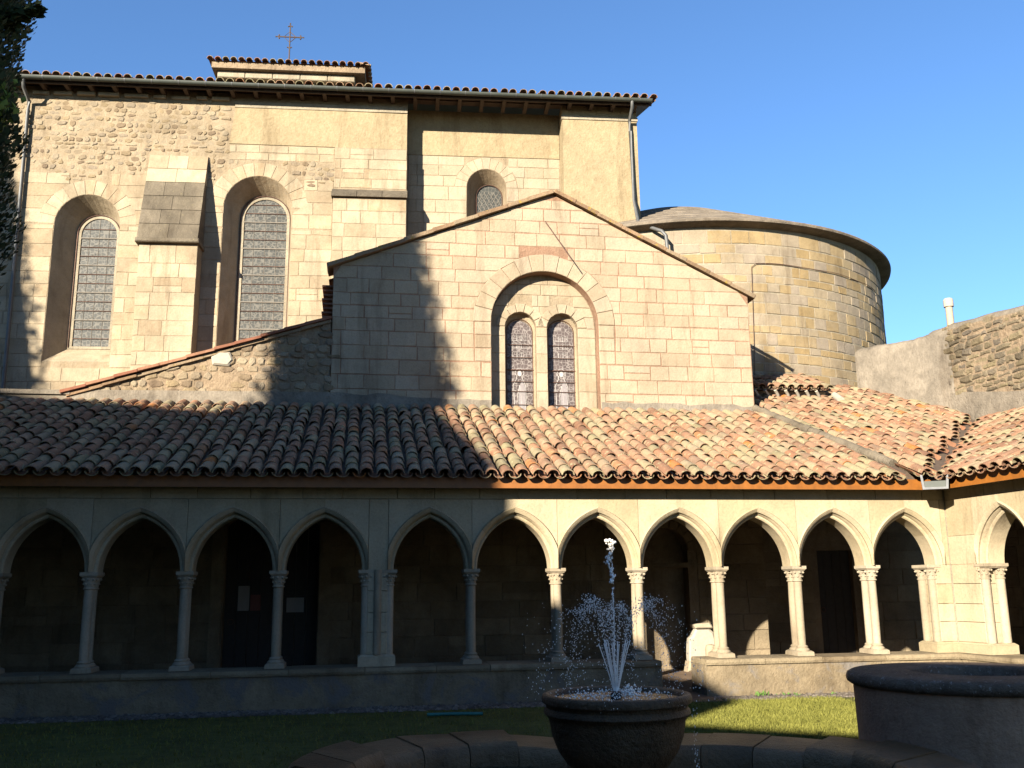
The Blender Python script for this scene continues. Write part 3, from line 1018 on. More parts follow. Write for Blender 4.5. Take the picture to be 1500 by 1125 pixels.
lay(courses(lambda z: [(12.7, 14.42), (15.48, 17.2)] if z < 2.42 else [(12.7, 17.2)], 0.04, 3.0, (0.32, 0.42), (0.55, 0.95), 0.016), 5.6, 0.02, 'gallery', gw)
for p in voussoirs(10.66, 2.25, 0.445, 0.61, 0, math.pi, 9):
    part('voussoir', MB().block(p, 3.985, 4.03), 'gallery', gw)
for x in (2.33, 4.22):
    part('door_jamb', MB().box(x - 0.1, x + 0.1, 3.95, 4.05, 0.03, 2.8), 'gallery', gw)
part('niche_back', MB().prism(arch_loop(10.66, 0.47, 0.03, 2.25, 12), 4.32, 4.5), 'gallery_back', gw)
part('lintel', MB().box(10.1, 11.2, 3.94, 4.10, 1.93, 2.02), 'gallery', gw)

def door(frame, x0, x1, z1, y, label, n):
    d = thing('wooden_door', label, 'door', frame, ((x0 + x1) / 2, y, 0.03))
    w = (x1 - x0) / n
    for i in range(n):
        part('plank', MB().box(x0 + i * w + 0.004, x0 + (i + 1) * w - 0.004, y + rng.uniform(0, 0.006), y + 0.05, 0.04, z1), 'door', d)
    part('ring_handle', MB().tube([(x0 + 0.12 + 0.05 * math.cos(t), y - 0.015, 1.05 + 0.05 * math.sin(t)) for t in [k * math.pi / 5 for k in range(11)]], 0.008, 6), 'iron', d)
    return d
door(FC, 2.45, 4.10, 3.1, 4.25, 'tall dark double door with notices behind the shaded arches', 8)
door(FC, 14.55, 15.35, 2.3, 5.75, 'low dark doorway at the end of the lit arches', 4)
def notice(x0, x1, z0, z1, mat, label, dy=0):
    solo('notice', MB().box(x0, x1, 4.236 + dy, 4.240 + dy, z0, z1), mat, label, 'notice', FC, ((x0 + x1) / 2, 4.24, z0))
notice(2.68, 2.88, 1.24, 1.68, 'paper', 'tall pale notice sheet pinned beside the red one on dark door')
notice(2.90, 3.08, 1.24, 1.52, 'paper_red', 'small dull red notice pinned on the dark door')
notice(3.54, 3.85, 1.20, 1.46, 'paper', 'white landscape notice alone on the right leaf of dark door')

# carved stone standing against the back wall
cs = thing('carved_stone', 'pale carved stone fragment propped against the gallery wall in sunlight', 'stone carving', FC, (11.2, 3.8, 0.03))
mb = MB().block([(10.98, 0.03), (11.50, 0.03), (11.50, 0.60), (11.47, 0.72), (11.40, 0.79), (11.12, 0.795), (11.05, 0.66), (10.99, 0.62), (10.97, 0.3)], 3.80, 3.99, 0.03)
part('slab', mb, 'white_plaster', cs)
part('worn_capital', MB().block([(11.10, 0.80), (11.44, 0.80), (11.48, 0.88), (11.40, 0.90), (11.14, 0.885), (11.06, 0.87)], 3.74, 3.98, 0.02), 'column', cs)
part('broken_shaft', MB().lathe([(0.10, 0.03), (0.115, 0.10), (0.10, 0.25), (0.108, 0.42), (0.085, 0.50), (0.001, 0.52)], (11.34, 3.66), 14), 'column', cs, smooth=50)
part('foot_block', MB().block([(10.86, 0.03), (11.02, 0.03), (11.0, 0.2), (10.9, 0.22)], 3.6, 3.85, 0.03), 'column', cs)

# ------------------------------------------------------------------ gabled chapel
ch = thing('gabled_chapel', 'gabled pale stone chapel front with round arch and twin windows', 'chapel', FC, (8.4, 4.2, 4.85))
GX0, GX1 = 4.22, 12.66
GA = (8.6, 9.46)
GLZ, GRZ = 7.72, 7.42
def gable_z(x):
    return GLZ + (GA[1] - GLZ) * (x - GX0) / (GA[0] - GX0) if x < GA[0] else GA[1] + (GRZ - GA[1]) * (x - GA[0]) / (GX1 - GA[0])
AC, AZ, AR = 8.385, 6.72, 1.085      # big arch
outl = [(GX0, 4.85), (GX1, 4.85), (GX1, GRZ), GA, (GX0, GLZ)]
big = arch_loop(AC, AR, 4.852, AZ, 24)
part('bedding', MB().wall(outl, [big], 4.004, 4.32), 'pink_mortar', ch)
def gi2(z):
    x0 = GX0 if z <= GLZ else GX0 + (z - GLZ) * (GA[0] - GX0) / (GA[1] - GLZ)
    x1 = GX1 if z <= GRZ else GX1 - (z - GRZ) * (GX1 - GA[0]) / (GA[1] - GRZ)
    ro = AR + 0.34
    if z < AZ:
        return [(x0, AC - ro), (AC + ro, x1)] if z > 5.9 else [(x0, AC - AR - 0.0), (AC + AR + 0.0, x1)]
    if z < AZ + ro - 0.03:
        h = math.sqrt(ro * ro - (z - AZ) ** 2)
        return [(x0, AC - h), (AC + h, x1)]
    return [(x0, x1)]
lay(courses(gi2, 5.02, 5.90, (0.27, 0.32), (0.34, 0.62), 0.014, 0.008), 4.0, 0.015, 'pinky', ch, proud=0.005)
lay(courses(gi2, 5.905, AZ, (0.26, 0.30), (0.34, 0.62), 0.014, 0.008), 4.0, 0.015, 'pinky', ch, proud=0.005)
lay(courses(gi2, AZ, GA[1] - 0.12, (0.25, 0.29), (0.34, 0.66), 0.014, 0.008), 4.0, 0.015, 'pinky', ch, proud=0.005)
for p in voussoirs(AC, AZ, AR + 0.002, AR + 0.33, 0, math.pi, 14, 0.007):
    part('voussoir', MB().block(p, 3.99 - rng.uniform(0, 0.006), 4.3, 0.009), 'pinky', ch)
z = 5.91
for side in (-1, 1):
    z = 5.91
    while z < AZ - 0.02:
        h = 0.27
        xa, xb = (AC - AR - 0.33, AC - AR) if side < 0 else (AC + AR, AC + AR + 0.33)
        part('jamb_stone', MB().block([(xa + .006, z + .006), (xb - (0 if side < 0 else .006), z + .006), (xb - (0 if side < 0 else .006), z + h - .006), (xa + (.006 if side < 0 else 0), z + h - .006)], 3.992, 4.3, 0.012), 'pinky', ch)
        z += h
# recessed panel with the twin lights
LT = [(7.93, 0.315), (8.785, 0.315)]
LZS = 6.70
holes = [arch_loop(c, h, 4.856, LZS, 14) for c, h in LT]
panel = arch_loop(AC, AR - 0.004, 4.853, AZ, 24)
part('tympanum_bedding', MB().wall(panel, holes, 4.262, 4.56), 'cream_mortar', ch)
def gi3(z):
    h = AR - 0.01 if z < AZ else math.sqrt(max(1e-4, (AR - 0.01) ** 2 - (z - AZ) ** 2))
    L, Rr = AC - h, AC + h
    cuts = []
    for c, hh in LT:
        ro = hh + 0.19
        if z < LZS:
            cuts.append((c - hh, c + hh))
        elif z < LZS + ro - 0.03:
            q = math.sqrt(ro * ro - (z - LZS) ** 2)
            cuts.append((c - q, c + q))
    if len(cuts) == 2 and cuts[0][1] > cuts[1][0] - 0.02:
        cuts = [(cuts[0][0], cuts[1][1])]
    xs, out = L, []
    for a, b in cuts:
        if a - xs > 0.02:
            out.append((xs, a))
        xs = b
    if Rr - xs > 0.02:
        out.append((xs, Rr))
    return out
lay(courses(gi3, 5.0, LZS, (0.3, 0.42), (0.5, 0.8), 0.006, 0.002), 4.252, 0.015, 'pinky', ch, proud=0.004)
lay(courses(gi3, LZS, AZ + AR - 0.1, (0.2, 0.25), (0.3, 0.5), 0.01, 0.003), 4.252, 0.015, 'pinky', ch, proud=0.004)
for c, h in LT:
    for p in voussoirs(c, LZS, h + 0.002, h + 0.175, 0.03, math.pi - 0.03, 7):
        part('voussoir', MB().block(p, 4.244, 4.5, 0.008), 'pinky', ch)
    # window
    gl = part('window', MB().prism(arch_loop(c, h - 0.03, 4.9, LZS - 0.07, 14), 4.46, 4.47), 'glass_pink', ch)
    fr = MB()
    lp = arch_loop(c, h - 0.05, 4.92, LZS - 0.05, 14)
    fr.tube([(a, 4.44, b) for a, b in lp], 0.010, 6)
    part('iron_frame', fr, 'iron', gl, smooth=60)
    lp2 = arch_loop(c, h + 0.0, 4.9, LZS - 0.02, 14)
    part('splay', MB().loft(arch_loop(c, h + .004, 4.9, LZS, 14), 4.40, arch_loop(c, h - 0.055, 4.9, LZS - 0.07, 14), 4.462, closed=False), 'cream_mortar', gl)
    for zz in (5.15, 5.42, 5.62, 5.86, 6.12, 6.38):
        part('saddle_bar', MB().tube([(c - h + 0.03, 4.435, zz), (c + h - 0.03, 4.435, zz)], 0.007 if zz != 5.86 else 0.012, 6), 'iron', gl)
    # figure and rosettes in the glass: thin pale cames
    P = lambda dx, dz: (c + dx, 4.456, dz)
    cm = MB()
    for dz in (6.52, 6.36, 6.18):
        for dx in (-0.09, 0.09, 0.0):
            s = 0.05
            cm.tube([P(dx - s, dz - s), P(dx + s, dz - s), P(dx + s, dz + s), P(dx - s, dz + s), P(dx - s, dz - s)], 0.007, 4)
    cm.tube([P(0.085 * math.cos(t), 5.80 + 0.10 * math.sin(t)) for t in [-0.5 + k * 4.1 / 12 for k in range(13)]], 0.007, 5)
    for pth in ([(-0.10, 4.95), (-0.11, 5.3), (-0.13, 5.55), (-0.06, 5.68), (-0.05, 5.76)], [(0.10, 4.95), (0.13, 5.3), (0.12, 5.55), (0.06, 5.68), (0.05, 5.76)],
                [(-0.03, 4.95), (-0.04, 5.35), (0.0, 5.55)], [(0.05, 4.95), (0.03, 5.3), (0.0, 5.55)], [(-0.11, 5.45), (0.0, 5.38), (0.11, 5.46)]):
        cm.tube([P(*q) for q in pth], 0.008, 4)
    part('pale_cames', cm, 'pale_lead', gl, kind='stuff')
    hd = MB().prism([(c + 0.042 * math.cos(t), 5.79 + 0.058 * math.sin(t)) for t in [k * math.pi / 6 for k in range(12)]], 4.45, 4.458)
    part('head_pane', hd, 'pale_lead', gl)
    rb = MB().prism([(c - 0.02, 5.0), (c + 0.1, 5.0), (c + 0.12, 5.5), (c + 0.05, 5.66), (c - 0.02, 5.5)], 4.452, 4.459)
    part('robe_pane', rb, plain('pale_robe_glass', (0.17, 0.15, 0.145), 0.4, nz=0.15), gl)
# cement fillet against the tiles
for fx0, fx1, fz0, fz1 in ((GX0, AC - AR - 0.01, 5.24, 5.15), (AC + AR + 0.01, GX1, 5.15, 5.12)):
    mb = MB()
    n = 14
    vs = []
    for i in range(n + 1):
        xx = fx0 + (fx1 - fx0) * i / n
        zt = fz0 + (fz1 - fz0) * i / n + (rng.uniform(-0.03, 0.03) if 0 < i < n else 0)
        vs += [(xx, 3.93, 4.84), (xx, 3.962 + rng.uniform(-.008, .008), 4.98), (xx, 3.988, zt), (xx, 4.05, zt - 0.01)]
    mb.add(vs, [(i * 4 + k, i * 4 + 4 + k, i * 4 + 5 + k, i * 4 + 1 + k) for i in range(n) for k in range(3)])
    part('mortar_fillet', mb, 'grey_render', ch, smooth=60)
# coping of the gable
def coping(x0, z0, x1, z1, n, y0, y1, parent, mat, th=0.07, lap=0.02, name='coping_tile'):
    L = math.hypot(x1 - x0, z1 - z0)
    ux, uz = (x1 - x0) / L, (z1 - z0) / L
    nx, nz = (-uz, ux) if ux > 0 else (uz, -ux)
    cuts = [0]
    for i in range(n):
        cuts.append((i + 1) / n * L + (rng.uniform(-0.06, 0.06) if i < n - 1 else 0))
    for i in range(n):
        a, b = cuts[i], cuts[i + 1] + 0.015
        o0 = rng.uniform(0, 0.012) + lap * 0.5
        o1 = o0 + 0.004
        q = [(x0 + ux * a + nx * o0, z0 + uz * a + nz * o0), (x0 + ux * b + nx * o1, z0 + uz * b + nz * o1),
             (x0 + ux * b + nx * (o1 + th), z0 + uz * b + nz * (o1 + th)), (x0 + ux * a + nx * (o0 + th + lap * 0.4), z0 + uz * a + nz * (o0 + th + lap * 0.4))]
        part(name, MB().block(q, y0 + rng.uniform(-0.015, 0.015), y1, 0.012), mat, parent)
coping(GX0 - 0.1, gable_z(GX0) - 0.04, GA[0], GA[1], 9, 3.9, 4.5, ch, 'lichen_coping')
coping(GX1 + 0.12, GRZ - 0.06, GA[0], GA[1], 9, 3.9, 4.5, ch, 'lichen_coping')
# body behind the gable
bw = MB().box(GX0 + 0.02, GX0 + 0.3, 4.33, 9.6, 0, 7.4)
bw.box(GX1 - 0.3, GX1 - 0.005, 4.33, 9.6, 0, 7.1)
part('side_wall', bw, 'cream_mortar', ch)
rfm = MB().add([(GX0 - 0.1, 4.34, GLZ - 0.14), (GA[0], 4.34, GA[1] - 0.1), (GX1 + 0.1, 4.34, GRZ - 0.15), (GX0 - 0.1, 9.0, GLZ - 0.14), (GA[0], 9.0, GA[1] - 0.1), (GX1 + 0.1, 9.0, GRZ - 0.15)],
                [(0, 1, 4, 3), (1, 2, 5, 4)])
part('roof_slope', rfm, 'tile_pan', ch)
for k in range(9):
    z = 6.72 + 0.09 * k
    part('eave_tile', MB().box(GX0 - 0.20 - 0.012 * (k % 3), GX0 + 0.1, 4.38, 4.9, z, z + 0.035), 'red_tile', ch)

# sundial rod
gn = thing('iron_rod', 'rusty slanting iron rod fixed under the chapel gable', 'iron rod', FC, (8.42, 4.0, 8.88))
part('rod', MB().tube([(8.42, 4.02, 8.90), (8.88, 3.62, 7.93)], 0.011, 6), 'iron', gn)
part('stay', MB().tube([(8.42, 4.02, 8.88), (8.66, 3.80, 8.40)], 0.008, 6), 'iron', gn)

# ------------------------------------------------------------------ rubble lean-to wall left of the chapel
lt = thing('lean_to_wall', 'rubble stone wall with sloping red tile coping left of the chapel', 'wall', FC, (1.8, 4.2, 4.85))
LX0, LZ0, LX1, LZ1 = -0.55, 5.17, 4.20, 6.72
lz = lambda x: LZ0 + (LZ1 - LZ0) * (x - LX0) / (LX1 - LX0)
part('bedding', MB().prism([(-3.2, 4.85), (LX1, 4.85), (LX1, LZ1 - 0.06), (LX0, LZ0 - 0.06), (-3.2, 5.1)], 4.02, 4.4), 'rubble_mortar', lt)
mb = MB()
rubble(mb, lambda x, z: 5.12 < z < lz(x) - 0.1, LX0, LX1 - 0.05, 5.1, 6.7, 4.014, 0.19, (0.0, 0.028))
part('rubble_stones', mb, 'rubble', lt, kind='stuff')
part('large_stone', MB().block([(2.05, 5.72), (2.35, 5.70), (2.42, 5.82), (2.36, 5.97), (2.15, 5.98), (2.02, 5.88)], 3.955, 4.05, 0.03), 'white_plaster', lt)
coping(LX0, lz(LX0) - 0.07, LX1, lz(LX1) - 0.07, 11, 3.90, 4.45, lt, 'red_tile', 0.045)
coping(LX0 + 0.1, lz(LX0) - 0.13, LX1, lz(LX1) - 0.13, 8, 3.95, 4.44, lt, 'lichen_coping', 0.05, name='under_tile')
part('mortar_fillet', MB().add([(-3.2, 3.94, 4.84), (GX0 - 0.004, 3.94, 4.84), (GX0 - 0.004, 3.985, 5.24), (-0.4, 3.985, 5.20), (-3.2, 3.985, 5.12), (-3.2, 4.05, 4.84), (GX0 - 0.004, 4.05, 4.84)], [(0, 1, 2, 3, 4), (0, 4, 5), (1, 6, 2), (4, 3, 2, 6, 5)]), 'grey_render', lt)
part('mortar_cap', MB().box(-3.2, -0.4, 3.93, 4.46, 5.10, 5.18), 'grey_render', lt)
lr = MB().add([(LX0, 4.41, LZ0), (LX1, 4.41, LZ1 - 0.05), (LX1, 8.3, LZ1 - 0.05), (LX0, 8.3, LZ0)], [(0, 1, 2, 3)])
part('roof_slope', lr, 'tile_pan', lt)

# ------------------------------------------------------------------ church
cu = thing('church', 'tall abbey church wall with round-headed windows, buttresses and tiled eaves', 'church', FN, (0, 1, 0))
EZ = 13.36
def win_spec():
    return {
        'L': (-5.86, 0.74, 6.72, 10.02, -5.74, 0.44, 7.17, 9.95),
        'R': (-1.97, 0.80, 6.6, 10.55, -1.86, 0.54, 7.0, 10.45),
    }
WS = win_spec()
holes = [arch_loop(w[0], w[1], w[2], w[3], 16) for w in WS.values()]
part('bedding', MB().wall([(-11, 0), (1.56, 0), (1.56, 13.5), (-11, 13.5)], holes, 0.006, 0.9), 'cream_mortar', cu)
for k, (ox, oh, ozb, ozs, gx, gh, gzb, gzs) in WS.items():
    lo, li = arch_loop(ox, oh, ozb, ozs, 16), arch_loop(gx, gh + 0.05, gzb, gzs, 16)
    sp_ = part('splay', MB().loft(lo, 0.005, li, 0.56), 'cream', cu)
    w = part('window', MB().prism(arch_loop(gx, gh + 0.02, gzb, gzs, 16), 0.53, 0.545), 'glass', cu)
    part('stone_frame', MB().loft(arch_loop(gx, gh + 0.07, gzb - 0.03, gzs, 16), 0.50, arch_loop(gx, gh - 0.03, gzb + 0.03, gzs, 16), 0.505), 'white_mortar', w)
    part('stone_frame', MB().loft(arch_loop(gx, gh - 0.03, gzb + 0.03, gzs, 16), 0.505, arch_loop(gx, gh - 0.03, gzb + 0.03, gzs, 16), 0.54), 'white_mortar', w)
    part('iron_frame', MB().tube([(a, 0.49, b) for a, b in arch_loop(gx, gh + 0.05, gzb, gzs, 16)], 0.014, 6), 'iron', w, smooth=60)
    zz = gzb + 0.22
    i = 0
    while zz < gzs + gh - 0.12:
        hw = gh if zz < gzs else math.sqrt(gh * gh - (zz - gzs) ** 2)
        part('saddle_bar', MB().tube([(gx - hw, 0.515, zz), (gx + hw, 0.515, zz)], 0.016 if i % 3 == 2 else 0.009, 6), 'lead' if i % 3 == 2 else 'iron', w)
        zz += 0.225
        i += 1
    cmb = MB()
    for q in (-0.5, 0.0, 0.5):
        hgt = gzs + gh * math.sqrt(1 - q * q) - 0.04
        cmb.tube([(gx + q * gh, 0.525, gzb + 0.03), (gx + q * gh, 0.525, hgt)], 0.006, 4)
    zz = gzb + 0.1
    while zz < gzs:
        cmb.tube([(gx - gh, 0.527, zz), (gx, 0.527, zz + 0.2), (gx + gh, 0.527, zz)], 0.004, 4)
        zz += 0.225
    part('lead_cames', cmb, 'lead', w)
    for p in voussoirs(ox, ozs, oh + 0.004, oh + 0.36, 0.0, math.pi, 13):
        part('voussoir', MB().block(p, -rng.uniform(0, 0.005), 0.1, 0.006), 'cream', cu)
def hole_ivs(z, x0, x1, extra=0.36):
    cuts = []
    for ox, oh, ozb, ozs, *_ in WS.values():
        if ozb < z < ozs:
            cuts.append((ox - oh, ox + oh))
        elif ozs <= z < ozs + oh + extra - 0.03:
            q = math.sqrt((oh + extra) ** 2 - (z - ozs) ** 2)
            cuts.append((ox - q, ox + q))
    if z < 11.5:
        cuts.append((-4.55, -3.22))
    cuts.sort()
    out, xs = [], x0
    for a, b in cuts:
        if a > xs + 0.05:
            out.append((xs, a))
        xs = max(xs, b)
    if x1 > xs + 0.05:
        out.append((xs, x1))
    return out
lay(courses(lambda z: hole_ivs(z, -7.9, -0.2), 5.9, 10.0, (0.29, 0.36), (0.5, 0.85), 0.016, 0.01), 0.0, 0.02, 'cream', cu, proud=0.006)
lay(courses(lambda z: hole_ivs(z, -7.9, -0.2), 10.03, 11.3, (0.29, 0.36), (0.5, 0.85), 0.016, 0.01), 0.0, 0.02, 'cream', cu, proud=0.006)
lay(courses(lambda z: [(-2.7, -0.2)], 11.75, 12.15, (0.2, 0.2), (0.5, 0.85), 0.016, 0.01), 0.0, 0.02, 'cream', cu, proud=0.006)
mb = MB()
def rub_in(x, z):
    lim = 11.35 + 0.25 * math.sin(x * 2.3) - (0.9 if -5.0 < x < -4.6 else 0) * 0.3
    if z < lim or z > 13.22 or (-4.6 < x < -3.2 and z < 11.85):
        return False
    if x > -2.75 and z > 12.15:
        return False
    if x > -2.7 and 11.72 < z < 12.2:
        return False
    for ox, oh, ozb, ozs, *_ in WS.values():
        if math.hypot(x - ox, z - ozs) < oh + 0.42:
            return False
    return True
rubble(mb, rub_in, -7.9, -0.25, 11.1, 13.25, 0.004, 0.165, (-0.004, 0.022))
part('rubble_stones', mb, 'rubble', cu, kind='stuff')
part('render_panel', MB().wall([(-2.72, 12.17), (1.55, 12.15), (1.55, 13.1), (-2.6, 13.14)], [], -0.012, 0.1), 'plaster', cu)
part('cornice_band', MB().box(-2.62, 1.555, -0.03, 0.1, 13.12, 13.27), 'white_mortar', cu)
x = -7.9
while x < -2.7:
    w = rng.uniform(0.3, 0.6)
    part('cornice_stone', MB().block([(x, 13.27), (x + w - 0.05, 13.27), (x + w - 0.05, 13.36), (x, 13.36)], -0.05 - rng.uniform(0, 0.06), 0.1, 0.015), 'white_mortar', cu)
    x += w + rng.uniform(0, 0.12)

# left buttress with its long weathered slope
b1 = part('buttress', MB().prism([(-4.50, 0), (-3.20, 0), (-3.20, 9.42), (-4.50, 9.42)], -0.50, -0.01), 'cream_mortar', cu)
def course_simple(x0, x1, z0, z1, y, parent, mat, h=(0.3, 0.4), w=(0.4, 0.7), depth=0.02, name='stone_block'):
    for p in courses(lambda z: [(x0, x1)], z0, z1, h, w, 0.014, 0.008):
        part(name, MB().block(p, y - rng.uniform(0, 0.005), y + depth, 0.006), mat, parent)
course_simple(-4.506, -3.194, 6.2, 9.40, -0.506, b1, 'cream')
sl_n = 6
for i in range(sl_n):
    t0, t1 = i / sl_n, (i + 1) / sl_n
    za, zb_ = 9.50 + 2.3 * t0, 9.50 + 2.3 * t1
    ya, yb = -0.60 + 0.57 * t0, -0.60 + 0.57 * t1
    n = 3 if i % 2 else 2
    for k in range(n):
        xa = -4.54 + 1.36 * k / n + (0.004 if k else 0)
        xb = -4.54 + 1.36 * (k + 1) / n - 0.004
        st = 0.012
        mb = MB().add([(xa, ya - st, za + .004), (xb, ya - st, za + .004), (xb, yb - st * 0.3, zb_ - .004), (xa, yb - st * 0.3, zb_ - .004),
                       (xa, 0.01, za + .004), (xb, 0.01, za + .004), (xb, 0.01, zb_ - .004), (xa, 0.01, zb_ - .004)],
                      [(0, 1, 2, 3), (0, 3, 7, 4), (1, 5, 6, 2), (0, 4, 5, 1), (3, 2, 6, 7)])
        part('weathering_stone', mb, 'grey_stone' if i < 4 else 'cream', b1)
part('drip_stone', MB().block([(-4.57, 9.40), (-3.15, 9.40), (-3.15, 9.50), (-4.57, 9.50)], -0.64, -0.01, 0.02), 'grey_stone', b1)

# broad buttress beside the recessed bay
b2 = part('buttress', MB().box(-0.19, 1.555, -0.16, 0.01, 5, 10.78).box(-0.19, 1.555, -0.05, 0.012, 10.79, 12.14), 'cream_mortar', cu)
course_simple(-0.195, 1.56, 7.8, 10.76, -0.166, b2, 'cream', (0.3, 0.36), (0.45, 0.85))
course_simple(-0.195, 1.56, 11.08, 12.12, -0.056, b2, 'cream', (0.23, 0.27), (0.45, 0.75), 0.03)
for k in range(3):
    part('ledge_stone', MB().add([(-0.23 + 0.605 * k, -0.24, 10.80), (0.365 + 0.605 * k, -0.24, 10.80), (0.365 + 0.605 * k, -0.24, 10.88), (-0.23 + 0.605 * k, -0.24, 10.88),
                                  (-0.23 + 0.605 * k, -0.04, 10.80), (0.365 + 0.605 * k, -0.04, 10.80), (0.365 + 0.605 * k, -0.04, 11.06), (-0.23 + 0.605 * k, -0.04, 11.06)],
                                 [(0, 1, 2, 3), (3, 2, 6, 7), (0, 4, 5, 1), (0, 3, 7, 4), (1, 5, 6, 2)]), 'grey_stone', b2)
# recessed bay with its small window
BY = 0.55
bh = arch_loop(3.55, 0.50, 9.9, 11.46, 14)
part('bay_bedding', MB().wall([(1.2, 0), (5.9, 0), (5.9, 13.5), (1.2, 13.5)], [bh], BY + 0.006, 1.2), 'cream_mortar', cu)
part('bay_reveal', MB().loft(bh, BY + 0.005, arch_loop(3.64, 0.34, 10.2, 11.36, 14), BY + 0.42), 'cream', cu)
bwn = part('window', MB().prism(arch_loop(3.64, 0.33, 10.2, 11.36, 14), BY + 0.40, BY + 0.41), 'glass', cu)
part('iron_frame', MB().tube([(a, BY + 0.37, b) for a, b in arch_loop(3.64, 0.33, 10.2, 11.36, 14)], 0.012, 6), 'iron', bwn, smooth=60)
cmb = MB()
for k in range(-3, 4):
    cmb.tube([(3.64 + k * 0.12 - 0.25, BY + 0.395, 10.6), (3.64 + k * 0.12 + 0.25, BY + 0.395, 11.5)], 0.006, 4)
    cmb.tube([(3.64 + k * 0.12 + 0.25, BY + 0.394, 10.6), (3.64 + k * 0.12 - 0.25, BY + 0.394, 11.5)], 0.006, 4)
part('lead_cames', cmb, 'lead', bwn)
for p in voussoirs(3.55, 11.46, 0.504, 0.79, 0, math.pi, 11):
    part('voussoir', MB().block(p, BY - 0.002, BY + 0.1, 0.006), 'pinky', cu)
def bay_i(z):
    ro = 0.80
    if z < 11.46:
        return [(1.58, 3.05), (4.05, 5.42)]
    if z < 11.46 + ro - 0.02:
        q = math.sqrt(ro * ro - (z - 11.46) ** 2)
        return [(1.58, 3.55 - q), (3.55 + q, 5.42)]
    return [(1.58, 5.42)]
lay(courses(bay_i, 9.6, 11.46, (0.28, 0.34), (0.45, 0.8), 0.014), BY, 0.02, 'pinky', cu)
lay(courses(bay_i, 11.46, 12.28, (0.26, 0.30), (0.45, 0.8), 0.014), BY, 0.02, 'pinky', cu)
part('render_panel', MB().box(1.57, 5.42, BY - 0.012, BY + 0.1, 12.29, 13.5), 'plaster', cu)
# eastern pilaster and the end wall
part('pilaster', MB().box(5.43, 7.34, 0.0, 0.9, 0, 13.5), 'plaster', cu)
part('pilaster_cap', MB().box(5.41, 7.36, -0.025, 0.3, 13.12, 13.22), 'white_mortar', cu)
part('end_wall', MB().box(7.0, 7.33, 0.91, 9.0, 0, 13.6), 'plaster', cu)
part('west_wall', MB().box(-11, -10.6, 0.91, 9.0, 0, 13.6), 'plaster', cu)

# eaves
zr = lambda y: 13.62 + 0.30 * y
part('roof_deck', MB().slab([(-11.2, -0.40), (7.66, -0.40), (7.66, 4.6), (-11.2, 4.6)], lambda x, y: zr(y) - 0.09, lambda x, y: zr(y) - 0.04), 'wood_dark', cu)
part('roof_deck', MB().slab([(-11.2, 4.6), (7.66, 4.6), (7.66, 9.6), (-11.2, 9.6)], lambda x, y: zr(9.2 - y) - 0.09, lambda x, y: zr(9.2 - y) - 0.04), 'tile_pan', cu)
part('tilting_fillet', MB().box(-11.2, 7.64, -0.40, -0.37, 13.36, 13.47), 'wood_dark', cu)
part('wall_plate', MB().box(-11, 7.3, 0.0, 0.2, 13.5, 13.58), 'wood_dark', cu)
x = -8.2
while x < 7.6:
    part('rafter', MB().box(x, x + 0.09, -0.37, 0.25, 13.36, 13.46), 'wood_dark', cu)
    x += 0.55
bb = BASE[cu.name]
x = -8.3
ANG2 = math.atan(0.30)
ns = 0
mass = MB()
while x < 7.7:
    for k in range(3):
        y = -0.56 + k * 0.34
        mt = tmat(x, y, zr(y) + 0.055 + rng.uniform(-0.008, 0.012), ANG2, 0.06, rng.gauss(0, 0.04), rng.gauss(0, 0.012))
        if k == 0:
            o = bpy.data.objects.new('tile', TM)
            col.objects.link(o)
            o.parent = cu
            o.matrix_local = Matrix.Translation(-bb) @ mt
        else:
            mass.add([mt @ Vector(v) for v in TV], TF)
    x += 0.235
part('tile_mass', mass, 'tile_isl', cu, smooth=50, kind='stuff')
gt = MB()
pts = [(-8.6 + i * 0.5, -0.52, 13.47 - 0.0004 * i) for i in range(33)] + [(7.62, -0.52, 13.455)]
for i in range(len(pts) - 1):
    (xa, ya, za), (xb, yb, zb_) = pts[i], pts[i + 1]
    vs = []
    for (xx, yy, zz) in ((xa, ya, za), (xb, yb, zb_)):
        for j in range(9):
            t = math.pi * j / 8
            vs.append((xx, yy - 0.075 * math.cos(t), zz - 0.075 * math.sin(t)))
    gt.add(vs, [(j, j + 1, j + 10, j + 9) for j in range(8)])
gut = part('gutter', gt, 'gutter', cu, smooth=60)
x = -8.2
while x < 7.6:
    br = MB()
    vs = []
    for xx in (x, x + 0.02):
        for j in range(9):
            t = math.pi * j / 8
            vs.append((xx, -0.52 - 0.081 * math.cos(t), 13.465 - 0.081 * math.sin(t)))
    br.add(vs, [(j, j + 1, j + 10, j + 9) for j in range(8)])
    part('bracket', br, 'zinc', gut)
    x += 0.62
part('downpipe', MB().tube([(7.12, -0.52, 13.40), (7.12, -0.50, 13.25), (7.13, -0.10, 13.08), (7.14, -0.09, 12.8), (7.17, -0.09, 10.95), (7.16, -0.35, 10.45), (7.12, -0.62, 10.16), (7.33, -1.12, 9.83), (7.50, -1.32, 9.68), (7.58, -1.38, 9.55), (7.60, -1.38, 9.1)], 0.042, 10), 'pipe', cu, smooth=60)
part('downpipe', MB().tube([(-7.40, -0.52, 13.40), (-7.40, -0.46, 13.22), (-7.40, -0.10, 13.05), (-7.40, -0.09, 12.8), (-7.32, -0.09, 5.0)], 0.042, 10), 'pipe', cu, smooth=60)

